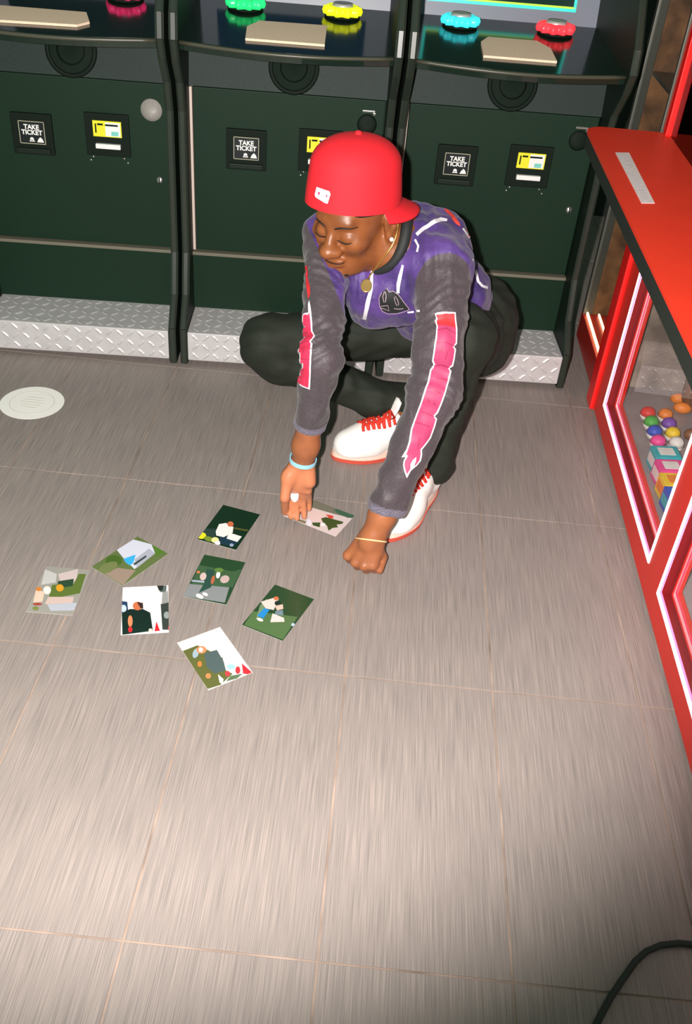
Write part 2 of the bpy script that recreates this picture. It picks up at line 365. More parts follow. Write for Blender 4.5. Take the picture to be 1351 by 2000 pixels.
# ------------------------------------------------------------------ red crane machine on the right
RED = mat('red_lacquer', (224, 46, 34), .42, noise=.03, nscale=8)
REDT = mat('red_shelf_laminate', (230, 56, 32), .5, noise=.03, nscale=10)
LED = mat('white_led_strip', (255, 250, 250), .4, emit=(255, 240, 248), estr=2.2)
PINKG = mat('pink_led_edge', (255, 160, 210), .4, emit=(240, 60, 160), estr=.6)
GLS = glass('clear_glass')
GLD = glass('smoked_glass', (120, 125, 118))
FX = .68
cm_ = empty('crane_machine', (FX+.4, 1.6, 0))
tag(cm_, 'large red crane prize machine with white light strips on the right', 'crane machine')
OR = (FX+.4, 1.6, 0)
def cb(name, m, boxes, parent=cm_, bev=.003, smooth=False):
    b = MB()
    for lo_, hi_ in boxes: b.box(lo_, hi_, bev)
    return b.build(name, m, parent, smooth, origin=OR)
cb('base_rail', RED, [((FX, .55, .012), (FX+.06, 2.53, .080))])
cb('plinth', DARK, [((FX+.03, .56, 0), (1.50, 2.58, .014))], bev=0)
cb('bottom_board', mat('crane_floor', (150, 140, 140), .3, noise=.2, nscale=9), [((FX+.06, .56, .02), (1.48, 2.58, .075))], bev=0)
cb('back_board', mat('crane_back', (110, 100, 120), .5, noise=.3, nscale=7), [((1.48, .55, .014), (1.52, 2.60, 1.75))], bev=0)
cb('end_board', mat('pale_end_board', (150, 136, 126), .3, noise=.5, nscale=10), [((FX+.05, 2.57, .014), (1.50, 2.60, .76))], bev=0)
for ya, yb in ((2.43, 2.53), (1.613, 1.712), (.55, .70)):
    cb('post', RED, [((FX, ya, .076), (FX+.055, yb, .77))])
cb('corner_post', mat('red_lacquer_bright', (236, 30, 28), .3), [((FX-.012, 2.53, .005), (FX+.03, 2.60, .77))], bev=.006)
for ya, yb in ((1.714, 2.43), (.70, 1.611)):
    gl_ = cb('glass_pane', GLS, [((FX+.020, ya, .08), (FX+.024, yb, .77))], bev=0)
    fr = cb('light_frame', mat('frame_deep_red', (120, 20, 24), .4), [((FX+.006, ya, .080), (FX+.030, yb, .084)), ((FX+.006, ya, .74), (FX+.030, yb, .76)), ((FX+.006, ya, .08), (FX+.030, ya+.005, .76)), ((FX+.006, yb-.005, .08), (FX+.030, yb, .76))], bev=0)
    s = .0075
    cb('light_strip', LED, [((FX-.002, ya, .080), (FX+.006, yb, .080+s)), ((FX-.002, yb-s, .080+s), (FX+.006, yb, .76)), ((FX-.002, ya, .080+s), (FX+.006, ya+s, .76))], fr, bev=.001)
    cb('pink_edge', PINKG, [((FX+.0005, ya+s, .0922), (FX+.004, yb-s, .0955)), ((FX+.0005, yb-s-.004, .095), (FX+.004, yb-s-.0003, .76)), ((FX+.0005, ya+s+.0003, .095), (FX+.004, ya+s+.004, .76))], fr, bev=0)
# shelf: red top with a rounded far corner, black lip below
def shelf_outline(x0, x1, y0, y1, r, n=8):
    pts = [(x1, y0), (x1, y1)]
    pts += [(x0+r-r*math.sin(math.pi/2*k/n), y1-r+r*math.cos(math.pi/2*k/n)) for k in range(n+1)]
    pts += [(x0, y0)]
    return [(p[0]-OR[0], p[1]-OR[1]) for p in pts]
MB().prism(shelf_outline(.487, .73, .55, 2.615, .055), .7925, .80).build('shelf_top', REDT, cm_)
MB().prism(shelf_outline(.4885, .73, .551, 2.612, .055), .758, .7925).build('shelf_lip', mat('black_rubber_lip', (24, 34, 26), .7), cm_)
lb = MB().add([tuple(A(*p)-A(*OR)) for p in ((.530, 2.025, .8004), (.560, 2.033, .8004), (.566, 2.395, .8004), (.531, 2.385, .8004), (.530, 2.025, .8012), (.560, 2.033, .8012), (.566, 2.395, .8012), (.531, 2.385, .8012))],
              [(4, 5, 6, 7), (0, 1, 5, 4), (1, 2, 6, 5), (2, 3, 7, 6), (3, 0, 4, 7), (0, 3, 2, 1)]).build('shelf_label', mat('paper_label', (226, 214, 212), .6, noise=.08, nscale=90), cm_)
lt = MB()
for k in range(46):
    y = 2.045+.0072*k
    if random.random() < .85: lt.box((.538, y, .8012), (.538+.016*random.uniform(.5, 1), y+.004, .8015))
lt.build('label_print', mat('label_grey_ink', (176, 172, 176), .6), lb, origin=OR)
# upper case
UX = .705
cb('upper_post', RED, [((UX-.01, 2.60, .80), (UX+.045, 2.635, 1.75))], bev=.003)
cb('upper_post_face', mat('red_lacquer_bright', (236, 30, 28), .3), [((UX-.015, 2.578, .80), (UX+.012, 2.602, 1.75))], bev=.003)
cb('upper_frame', RED, [((UX-.012, 2.40, 1.02), (UX+.02, 2.58, 1.30)), ((UX-.012, .6, 1.06), (UX+.02, 2.42, 1.12))], bev=.004)
cb('upper_glass', GLD, [((UX, .6, .80), (UX+.004, 2.58, 1.06))], bev=0)
cb('inner_panel', mat('dark_inner', (34, 36, 28), .6, noise=.3, nscale=6), [((UX+.10, .58, .80), (UX+.12, 2.57, 1.7))], bev=0)
cb('inner_sill', mat('brown_sill', (84, 44, 30), .5), [((UX+.006, .6, .78), (UX+.10, 2.57, .815))], bev=0)
# small silver studs at the pane corners
# prizes inside
PC = {'pink': (236, 70, 150), 'yellow': (236, 200, 40), 'teal': (40, 170, 180), 'blue': (40, 80, 190), 'green': (70, 170, 60), 'red': (220, 50, 40), 'orange': (230, 130, 40), 'white': (225, 220, 215), 'purple': (120, 70, 170), 'brown': (120, 80, 50)}
PCN = {'pink': 'pink', 'yellow': 'yellow', 'teal': 'teal', 'blue': 'blue', 'green': 'green', 'red': 'red', 'orange': 'orange', 'white': 'white', 'purple': 'purple', 'brown': 'brown'}
def pm_(c): return mat('prize_'+c, PC[c], .5, noise=.12, nscale=40)
def prize_box(x, y, z, sx, sy, sz, c, c2, rz, label, group):
    r = empty('prize_box', (x, y, z), rz); tag(r, label, 'box', group)
    MB().box((-sx/2, -sy/2, 0), (sx/2, sy/2, sz), .003).build('carton', pm_(c), r)
    MB().box((-sx/2-.001, -sy*.36, sz*.25), (-sx/2+.001, sy*.36, sz*.75)).build('front_print', pm_(c2), r)
    MB().box((-sx*.3, -sy*.3, sz-.001), (sx*.3, sy*.3, sz+.001)).build('top_print', pm_(c2), r)
def plush(x, y, z, s, c, c2, rz, label, group):
    r = empty('plush_toy', (x, y, z), rz); tag(r, label, 'plush toy', group)
    MB().ball((0, 0, .42*s), (.36*s, .36*s, .42*s), 14, 10).build('body', pm_(c), r, True)
    h = MB().ball((-.05*s, 0, .98*s), (.32*s, .34*s, .30*s), 14, 10).build('head', pm_(c), r, True)
    for q in (-1, 1):
        MB().ball((0, q*.25*s, 1.24*s), (.08*s, .12*s, .13*s), 8, 6).build('ear', pm_(c2), h, True)
        MB().ball((-.33*s, q*.12*s, 1.03*s), (.03*s, .035*s, .04*s), 8, 6).build('eye', DARK, h, True)
        MB().ball((-.15*s, q*.36*s, .52*s), (.12*s, .14*s, .26*s), 8, 6).build('arm', pm_(c), r, True)
        MB().ball((-.30*s, q*.20*s, .13*s), (.22*s, .13*s, .13*s), 8, 6).build('foot', pm_(c2), r, True)
    MB().ball((-.33*s, 0, .92*s), (.10*s, .12*s, .09*s), 8, 6).build('muzzle', pm_(c2), h, True)
GP = 'prizes inside the red crane machine'
# rainbow row of small cartons seen through the first pane
for k, (c, c2) in enumerate((('teal', 'white'), ('pink', 'white'), ('yellow', 'orange'), ('blue', 'teal'))):
    q = gz(1279+9*k, 880+27*k, .128)
    prize_box(q[0]+.03, q[1], .0765, .070, .056, .052, c, c2, .1, ['teal carton at the far end of the rainbow row', 'pink carton in the rainbow row', 'yellow carton in the rainbow row', 'blue carton at the near end of the rainbow row'][k]+' behind crane glass', GP)
sp_ = [(.95, 2.46, 'brown', 'orange', 'brown plush toy with orange ears deepest behind the first crane pane'),
       (.96, 2.28, 'orange', 'brown', 'orange plush toy with brown ears beside the prize capsules'),
       (.95, 2.08, 'white', 'red', 'white plush toy with red ears beside the rainbow cartons'),
       (.94, 1.88, 'brown', 'red', 'brown plush toy with red ears at the near end of the rainbow cartons'),
       (.98, 1.68, 'green', 'yellow', 'green plush toy with yellow feet behind crane mid post'),
       (.84, 1.46, 'blue', 'white', 'blue plush toy with white ears behind the nearer crane pane'),
       (1.02, 1.38, 'purple', 'pink', 'purple plush toy with pink feet behind the nearer crane pane'),
       (.84, 1.25, 'blue', 'green', 'blue plush toy with green ears behind the nearer crane pane')]
for x, y, c, c2, lb_ in sp_:
    plush(x, y, .0765, random.uniform(.13, .16), c, c2, random.uniform(-.5, .5), lb_, GP)
cp_c = ('red', 'yellow', 'green', 'white', 'blue', 'orange', 'pink', 'purple')
for k in range(8):
    x, y = .795+.05*(k % 2), 2.375-.050*(k//2)
    c = cp_c[(k*5) % 8]
    r_ = empty('prize_capsule', (x, y, .0765)); tag(r_, 'small '+c+' prize capsule beyond the rainbow cartons behind crane glass', 'capsule', 'prize capsules behind the crane glass')
    MB().lathe([(0, .0), (.010, .001), (.0185, .0075), (.022, .020)], (0, 0, 0), 14).build('lower_shell', pm_('white'), r_, True)
    MB().lathe([(.0222, .020), (.0185, .0335), (.010, .0405), (0, .0415)], (0, 0, 0), 14).build('upper_shell', pm_(c), r_, True)
cb('interior_fill', mat('interior_fill_glow', (255, 255, 250), .4, emit=(255, 240, 230), estr=9), [((1.0, .8, .735), (1.03, 2.45, .75))], bev=.002)  # unseen glowing bar added under the ceiling to brighten the interior
cb('ceiling_board', mat('crane_ceiling', (120, 112, 112), .6), [((FX+.06, .56, .752), (1.48, 2.58, .758))], bev=0)

# narrow glass prize case beyond the crane machine
OB = (.95, 2.86, 0)
cs = empty('glass_prize_case', OB)
tag(cs, 'narrow glass prize case with red base between crane machine and game cabinet', 'display case')
def cc(name, m, boxes, bev=.002, parent=cs):
    b = MB()
    for lo_, hi_ in boxes: b.box(lo_, hi_, bev)
    return b.build(name, m, parent, origin=OB)
BX = .690
cc('base', mat('dull_red_base', (176, 40, 32), .35), [((BX, 2.635, .01), (1.25, 3.03, .10))])
cc('case_glass', GLS, [((BX+.004, 2.64, .10), (BX+.008, 3.02, 1.70))], bev=0)
cc('case_post', mat('dull_silver', (96, 98, 90), .4, metal=.4), [((BX, 3.005, .10), (BX+.03, 3.03, 1.70)), ((BX, 2.635, .10), (BX+.02, 2.65, 1.70))])
cc('case_back', mat('case_back', (120, 84, 50), .6, noise=.7, nscale=14), [((1.22, 2.64, .10), (1.25, 3.03, 1.70)), ((BX+.03, 3.01, .10), (1.25, 3.03, 1.70))], bev=0)
cc('case_light', mat('warm_led', (255, 240, 200), .4, emit=(255, 225, 170), estr=4.0), [((BX+.010, 2.66, .102), (BX+.016, 3.0, .110)), ((BX+.05, 2.66, .102), (BX+.055, 3.0, .108))], bev=0)
cc('case_shelf', mat('shelf_glass_edge', (90, 92, 84), .3), [((BX+.03, 2.66, .44), (1.20, 3.0, .45)), ((BX+.03, 2.66, .86), (1.20, 3.0, .87)), ((BX+.03, 2.66, 1.14), (1.20, 3.0, 1.15))], bev=0)
GC = 'prizes inside the narrow glass case'
for (x, y, z, s, c, c2, lb_) in ((.80, 2.90, .4505, .12, 'orange', 'yellow', 'orange plush toy on the lower case shelf'), (.80, 2.76, .4505, .12, 'teal', 'green', 'teal plush toy on the lower case shelf'),
                              (.90, 2.90, .1008, .15, 'brown', 'orange', 'brown plush toy at the bottom of the narrow case'), (.82, 2.75, .1008, .15, 'green', 'brown', 'green plush toy at the bottom of the narrow case'),
                              (.84, 2.80, .8705, .13, 'orange', 'white', 'orange and white plush toy on the middle case shelf'), (.80, 2.76, 1.1505, .14, 'blue', 'yellow', 'blue plush toy on the top case shelf')):
    plush(x, y, z, s, c, c2, .2, lb_, GC)

#PERSON
# ------------------------------------------------------------------ implicit surfaces for the figure
class Field:
    def __init__(s, lo, hi, h):
        s.lo = A(*lo); s.h = h; s.n = np.ceil((A(*hi)-s.lo)/h).astype(int)+1
        s.F = np.full(s.n, 1.0, np.float32)
    def _sub(s, lo, hi):
        i0 = np.maximum(np.floor((lo-s.lo)/s.h).astype(int), 0); i1 = np.minimum(np.ceil((hi-s.lo)/s.h).astype(int)+1, s.n)
        if np.any(i1 <= i0): return None
        ax = [(s.lo[k]+s.h*np.arange(i0[k], i1[k])).astype(np.float32) for k in range(3)]
        return (slice(i0[0], i1[0]), slice(i0[1], i1[1]), slice(i0[2], i1[2])), ax[0][:, None, None], ax[1][None, :, None], ax[2][None, None, :]
    def _mix(s, sl, d, k, op):
        f = s.F[sl]
        if op == 'u':
            if k <= 0: s.F[sl] = np.minimum(f, d); return
            h = np.clip(.5+.5*(f-d)/k, 0, 1); s.F[sl] = f*(1-h)+d*h-k*h*(1-h)
        elif op == 's':
            h = np.clip(.5-.5*(f+d)/max(k, 1e-5), 0, 1); s.F[sl] = f*(1-h)-d*h+k*h*(1-h)
        elif op == 'i':
            h = np.clip(.5-.5*(f-d)/max(k, 1e-5), 0, 1); s.F[sl] = f*(1-h)+d*h+k*h*(1-h)
    def cone(s, a, b, ra, rb, k=.02, op='u'):
        a, b = A(*a), A(*b); m = max(ra, rb)+k+4*s.h
        q = s._sub(np.minimum(a, b)-m, np.maximum(a, b)+m)
        if q is None: return s
        sl, X, Y, Z = q; s._mix(sl, cone_d(X, Y, Z, a, b, ra, rb), k, op); return s
    def ell(s, c, r, R=None, k=.02, op='u'):
        c = A(*c); r = A(*r); R = np.eye(3) if R is None else np.asarray(R); m = max(r)+k+4*s.h
        q = s._sub(c-m, c+m)
        if q is None: return s
        sl, X, Y, Z = q; s._mix(sl, ell_d(X, Y, Z, c, r, R), k, op); return s
    def plane(s, p, n, k=.004):
        # keep the side the normal points away from
        q = s._sub(s.lo-1, s.lo+s.n*s.h+1); sl, X, Y, Z = q; n = nrm(n)
        s._mix(sl, (X-p[0])*n[0]+(Y-p[1])*n[1]+(Z-p[2])*n[2], k, 'i'); return s
    def cut(s, p, n, rad, k=.002):
        q = s._sub(A(*p)-rad, A(*p)+rad)
        sl, X, Y, Z = q; n = nrm(n); d = (X-p[0])*n[0]+(Y-p[1])*n[1]+(Z-p[2])*n[2]
        far = (X-p[0])**2+(Y-p[1])**2+(Z-p[2])**2 > rad*rad
        s._mix(sl, np.where(far, -1.0, d), k, 'i'); return s
    def mesh(s):
        F = s.F; S = F < 0; nx, ny, nz = s.n
        cnt = np.zeros((nx-1, ny-1, nz-1), np.uint8)
        for i in (0, 1):
            for j in (0, 1):
                for k in (0, 1): cnt += S[i:nx-1+i, j:ny-1+j, k:nz-1+k]
        act = np.argwhere((cnt > 0) & (cnt < 8)); idx = np.full(cnt.shape, -1, np.int32); idx[tuple(act.T)] = np.arange(len(act))
        P = np.zeros((len(act), 3)); n = np.zeros(len(act))
        cor = [(i, j, k) for i in (0, 1) for j in (0, 1) for k in (0, 1)]
        val = {c: F[act[:, 0]+c[0], act[:, 1]+c[1], act[:, 2]+c[2]] for c in cor}
        for a in cor:
            for ax in range(3):
                if a[ax] == 0:
                    b = list(a); b[ax] = 1; b = tuple(b); fa, fb = val[a], val[b]; m = (fa < 0) != (fb < 0)
                    t = np.where(m, fa/np.where(m, fa-fb, 1), 0)
                    p = np.tile(np.array(a, float), (len(act), 1)); p[:, ax] += t
                    P[m] += p[m]; n[m] += 1
        V = s.lo+(act+P/n[:, None])*s.h
        Q = []
        for ax in range(3):
            sl0 = [slice(None)]*3; sl1 = [slice(None)]*3; sl0[ax] = slice(0, -1); sl1[ax] = slice(1, None)
            e = np.argwhere(S[tuple(sl0)] != S[tuple(sl1)])
            o1, o2 = [(1, 2), (2, 0), (0, 1)][ax]
            e = e[(e[:, o1] > 0) & (e[:, o2] > 0) & (e[:, o1] < s.n[o1]-1) & (e[:, o2] < s.n[o2]-1)]
            def g(d1, d2):
                q = e.copy(); q[:, o1] -= d1; q[:, o2] -= d2; return idx[q[:, 0], q[:, 1], q[:, 2]]
            q = np.stack([g(1, 1), g(0, 1), g(0, 0), g(1, 0)], 1)
            fl = ~S[e[:, 0], e[:, 1], e[:, 2]]; q[fl] = q[fl][:, ::-1]; Q.append(q)
        return V, np.concatenate(Q)
def cone_d(X, Y, Z, a, b, ra, rb):
    ba = b-a; L = ba@ba+1e-12; px, py, pz = X-a[0], Y-a[1], Z-a[2]
    t = np.clip((px*ba[0]+py*ba[1]+pz*ba[2])/L, 0, 1)
    return np.sqrt((px-t*ba[0])**2+(py-t*ba[1])**2+(pz-t*ba[2])**2)-(ra+(rb-ra)*t)
def ell_d(X, Y, Z, c, r, R):
    px, py, pz = X-c[0], Y-c[1], Z-c[2]; k0 = 0; k1 = 0
    for i in range(3):
        q = px*R[i][0]+py*R[i][1]+pz*R[i][2]; k0 = k0+(q/r[i])**2; k1 = k1+(q/r[i]**2)**2
    k0 = np.sqrt(k0); return k0*(k0-1)/np.sqrt(k1+1e-9)
PO = (.10, 2.12, 0)
person = empty('person', PO)
tag(person, 'crouching person in backward red cap and purple jersey reaching to photo prints', 'person')
def link_np(name, V, Q, m, parent=person, smooth=True, origin=PO):
    me = bpy.data.meshes.new(name); me.from_pydata((V-A(*origin)).tolist(), [], Q.tolist() if hasattr(Q, 'tolist') else Q); me.update()
    if smooth: me.shade_smooth()
    me.materials.append(m); o = bpy.data.objects.new(name, me); COL.objects.link(o); o.parent = parent; return o
def relax(V, Q, it=2, lam=.5):
    e = np.concatenate([Q[:, [0, 1]], Q[:, [1, 2]], Q[:, [2, 3]], Q[:, [3, 0]]]); e = np.concatenate([e, e[:, ::-1]])
    for _ in range(it):
        acc = np.zeros_like(V); n = np.bincount(e[:, 0], minlength=len(V))
        for k in range(3): acc[:, k] = np.bincount(e[:, 0], weights=V[e[:, 1], k], minlength=len(V))
        V = V+lam*(acc/np.maximum(n, 1)[:, None]-V)
    return V

# joints (metres)
Lsh, Rsh = A(.135, 1.995, .630), dp(640, 462, 2.14)
Lel, Rel = dp(850, 765, 2.03), dp(628, 700, 2.02)
Lwr, Rwr = gz(729, 1047, .105), dp(592, 897, 2.22)
Lhip, Rhip = A(.265, 2.33, .30), A(.14, 2.37, .305)
Rkn, Lkn = A(-.285, 2.24, .274), A(.200, 2.06, .43)
Ran, Lan = A(.075, 2.235, .118), A(.170, 2.005, .125)
SAC, C7 = A(.25, 2.38, .36), A(.02, 2.10, .672)
CHEST, BELLY = A(.035, 2.125, .555), A(.15, 2.27, .43)
SP1 = nrm(C7-SAC); LATV = nrm(Lsh-Rsh)
# head frame
HU = cam_dir(-.09, .67, .735); HFm = cam_dir(-.58, -.65, .49); HFm = nrm(HFm-HU*(HFm@HU)); HL = np.cross(HU, HFm)
HC = dp(697, 405, 2.03)
HR = np.stack([HFm, HL, HU])
def hp(f, l, u): return HC+HFm*f+HL*l+HU*u
# ---- body: one continuous surface
B = Field((-.42, 1.55, 0.0), (.46, 2.56, .95), .0034)
B.ell(hp(-.005, 0, .03), (.095, .074, .095), HR, .01)
B.ell(hp(.025, 0, -.045), (.068, .058, .075), HR, .03)
B.ell(hp(.060, 0, -.100), (.026, .030, .022), HR, .03)         # chin
B.cone(hp(-.01, .050, -.075), hp(.055, .018, -.102), .018, .016, .03)  # jaw
B.cone(hp(-.01, -.050, -.075), hp(.055, -.018, -.102), .018, .016, .03)
B.ell(hp(.080, 0, .012), (.016, .046, .013), HR, .022)          # brow ridge
for q in (-1, 1):
    B.ell(hp(.066, q*.040, -.035), (.026, .024, .022), HR, .025)    # cheek
    B.ell(hp(.083, q*.031, -.017), (.0125, .0165, .0105), HR, .006) # lid over lowered eye
    B.ell(hp(.106, q*.017, -.047), (.014, .0125, .0115), HR, .008)  # nostril wing
    B.ell(hp(-.012, q*.076, -.022), (.020, .009, .032), HR, .006)   # ear
    B.ell(hp(-.018, q*.084, -.014), (.017, .006, .025), HR, .004)
    B.ell(hp(-.008, q*.086, -.018), (.008, .005, .013), HR, .004, 's')
    B.ell(hp(-.002, q*.080, -.048), (.008, .006, .010), HR, .005)
B.cone(hp(.088, 0, .000), hp(.112, 0, -.040), .009, .013, .012)  # nose bridge
B.ell(hp(.117, 0, -.044), (.0165, .0175, .0145), HR, .008)
B.ell(hp(.092, 0, -.074), (.014, .025, .0075), HR, .006)         # lips
B.ell(hp(.088, 0, -.086), (.013, .021, .0075), HR, .005)
B.cone(hp(-.035, 0, -.055), C7+A(-.005, -.03, -.02), .056, .062, .03)
# trunk and limbs under the clothes
B.cone(C7+A(0, 0, -.05), SAC+A(0, -.02, -.04), .085, .10, .05)
B.cone(Lsh, Rsh, .045, .045, .05)
for sh, el, wr in ((Lsh, Lel, Lwr), (Rsh, Rel, Rwr)):
    B.cone(sh, el, .044, .032, .03); B.cone(el, el+(wr-el)*.5, .030, .030, .02); B.cone(el+(wr-el)*.5, el+(wr-el)*.85, .030, .0295, .02); B.cone(el+(wr-el)*.85, wr, .0295, .026, .02)
for hi_, kn, an in ((Lhip, Lkn, Lan), (Rhip, Rkn, Ran)):
    B.cone(hi_, kn, .072, .05, .04); B.cone(kn, an, .048, .034, .03)
# left hand: fist resting on the floor, knuckles down
kn = [gz(729, 1103, .044), gz(712, 1104, .041), gz(695, 1097, .040), gz(680, 1084, .041)]   # index .. little
kc = sum(kn)/4; hd = nrm(kc-Lwr); ac = nrm(kn[0]-kn[3]); ac = nrm(ac-hd*(ac@hd)); pn = np.cross(hd, ac)
if pn@(-CF) < 0: pn = -pn                                   # back of the hand looks to the viewer
B.cone(Lwr, Lwr+hd*.02, .0265, .027, .02)
for k, K in enumerate(kn):
    B.cone(Lwr+ac*(.016-.011*k)+hd*.006, K, .0160, .0118, .006)                  # metacarpals
    B.ell(K+pn*.004+hd*.002, (.0112, .0112, .0112), None, .003)
    down = nrm(A(0, 0, -1)*.55-pn*.9+hd*.1)
    p1 = K+nrm(hd*.55-pn*.85)*.030; p1[2] = max(p1[2], .0125)
    p2 = p1+nrm(-hd*.75-pn*.45)*.024; p2[2] = max(p2[2], .0125)
    p3 = p2+nrm(-hd*.6+pn*.75)*.016; p3[2] = max(p3[2], .0125)
    B.cone(K, p1, .0125, .0112, .004); B.cone(p1, p2, .0110, .0100, .003); B.cone(p2, p3, .0098, .0088, .003)
B.ell(Lwr+hd*.05-pn*.006, (.034, .032, .018), np.stack([hd, ac, pn]), .012)
tb = Lwr+hd*.022+ac*.018-pn*.006; t1 = gz(748, 1088, .048); t2 = gz(741, 1114, .030)
B.cone(tb, t1, .0140, .0108, .010); B.cone(t1, t2, .0106, .0092, .0015)
# right hand: palm to the viewer, fingers closing on the print edge
Mc = dp(580, 955, 2.265); rd = nrm(Mc-Rwr); ra_ = nrm(CX-rd*(CX@rd)); rn = np.cross(rd, ra_)
if rn@(-CF) < 0: rn = -rn
B.ell(Rwr+rd*.045, (.046, .033, .016), np.stack([rd, ra_, rn]), .012)
B.cone(Rwr+rd*.01-ra_*.012, Rwr+rd*.052-ra_*.026+rn*.010, .015, .017, .014)     # thenar
B.cone(Rwr+rd*.01+ra_*.012, Rwr+rd*.055+ra_*.026+rn*.006, .014, .015, .014)     # hypothenar
rk = [Mc+ra_*x-rn*.004 for x in (-.026, -.0085, .0095, .026)]                     # index .. little
tips = [gz(568, 1010, .020), gz(580, 1013, .016), gz(594, 1010, .017), gz(603, 994, .024)]
rring = None
for k, (K, T) in enumerate(zip(rk, tips)):
    B.cone(Rwr+ra_*(-.014+.010*k)+rd*.015, K, .0125, .0112, .008)
    m1 = K+(T-K)*.45-rn*.012; m2 = K+(T-K)*.78-rn*.010
    B.cone(K, m1, .0104, .0094, .0025); B.cone(m1, m2, .0092, .0084, .0015); B.cone(m2, T, .0083, .0070, .0015)
    if k == 1: rring = (K, m1)
th0 = Rwr+rd*.045-ra_*.028+rn*.006; th1 = dp(556, 972, 2.25); th2 = gz(556, 1000, .030)
B.cone(th0, th1, .0155, .0122, .010); B.cone(th1, th2, .0118, .0088, .004)
Vb, Qb = B.mesh(); Vb = relax(Vb, Qb, 2)
def skin_mat():
    m = bpy.data.materials.new('brown_skin'); m.use_nodes = True; nt = m.node_tree; b = nt.nodes['Principled BSDF']
    tc = nt.nodes.new('ShaderNodeTexCoord'); n = nt.nodes.new('ShaderNodeTexNoise'); n.inputs['Scale'].default_value = 22; n.inputs['Detail'].default_value = 5
    nt.links.new(tc.outputs['Object'], n.inputs[0]); r = nt.nodes.new('ShaderNodeValToRGB')
    r.color_ramp.elements[0].position = .3; r.color_ramp.elements[1].position = .75
    r.color_ramp.elements[0].color = (*lin((112, 62, 30)), 1); r.color_ramp.elements[1].color = (*lin((144, 85, 46)), 1)
    nt.links.new(n.outputs['Fac'], r.inputs[0])
    at = nt.nodes.new('ShaderNodeAttribute'); at.attribute_name = 'palm'
    mx = nt.nodes.new('ShaderNodeMix'); mx.data_type = 'RGBA'; nt.links.new(at.outputs['Fac'], mx.inputs['Factor']); nt.links.new(r.outputs[0], mx.inputs['A'])
    mx.inputs['B'].default_value = (*lin((222, 142, 104)), 1)
    nt.links.new(mx.outputs['Result'], b.inputs['Base Color'])
    b.inputs['Roughness'].default_value = .42; b.inputs['Specular IOR Level'].default_value = .45
    b.inputs['Subsurface Weight'].default_value = .06; b.inputs['Subsurface Radius'].default_value = (.01, .004, .002)
    n2 = nt.nodes.new('ShaderNodeTexNoise'); n2.inputs['Scale'].default_value = 260; nt.links.new(tc.outputs['Object'], n2.inputs[0])
    bp = nt.nodes.new('ShaderNodeBump'); bp.inputs['Strength'].default_value = .12; bp.inputs['Distance'].default_value = .002
    nt.links.new(n2.outputs['Fac'], bp.inputs['Height']); nt.links.new(bp.outputs[0], b.inputs['Normal'])
    return m
body = link_np('body', Vb, Qb, skin_mat())
def vnormals(me):
    n = np.empty(len(me.vertices)*3, np.float32); me.vertices.foreach_get('normal', n); return n.reshape(-1, 3)
nb = vnormals(body.data)
pal = np.clip((nb@rn-.05)*2.2, 0, 1)*np.clip(((Vb-Rwr)@rd+.01)/.03, 0, 1)*(np.linalg.norm(Vb-Mc, axis=1) < .16)
hand = (np.linalg.norm(Vb-kc, axis=1) < .22)|(np.linalg.norm(Vb-Mc, axis=1) < .26)
pal = np.maximum(pal*.62, hand*.20)
at = body.data.attributes.new('palm', 'FLOAT', 'POINT'); at.data.foreach_set('value', pal.astype(np.float32))
def bvh(V, Q): return BVHTree.FromPolygons([tuple(p) for p in V], [tuple(q) for q in Q.tolist()])
body_bvh = bvh(Vb, Qb)

# ---- jersey
def jersey_arms():
    return [(Lsh, Lel, .064, .0525), (Lel, Lel+(Lwr-Lel)*.90, .0525, .0395), (Rsh, Rel, .054, .042), (Rel, Rel+(Rwr-Rel)*.82, .042, .0355)]
Jf = Field((-.36, 1.62, .12), (.46, 2.56, .82), .0044)
RT = np.stack([LATV, nrm(np.cross(SP1, LATV)), SP1])
Jf.ell(CHEST, (.150, .118, .150), RT, .03)
Jf.ell(CHEST+A(.03, .03, .05), (.145, .100, .11), RT, .04)
Jf.ell(BELLY, (.140, .120, .15), RT, .06)
Jf.cone(C7+A(-.03, -.025, -.035), CHEST+A(0, 0, .02), .075, .12, .04)
Jf.cone(Lsh+A(-.02, .01, .0), C7+A(.02, 0, -.045), .060, .062, .04)
Jf.cone(Rsh+A(.01, .01, 0), C7+A(-.03, 0, -.045), .056, .060, .04)
Jf.cone(dp(715, 560, 2.17), dp(722, 600, 2.25), .062, .045, .04)                # loose front hanging over the lap
Jf.cone(dp(790, 575, 2.17), dp(740, 590, 2.22), .060, .050, .04)
for a, b, r1_, r2_ in jersey_arms(): Jf.cone(a, b, r1_, r2_, .03)
CUTS = [(Lel+(Lwr-Lel)*.82, nrm(nrm(Lwr-Lel)+CX*.12)), (Rel+(Rwr-Rel)*.66, nrm(Rwr-Rel))]
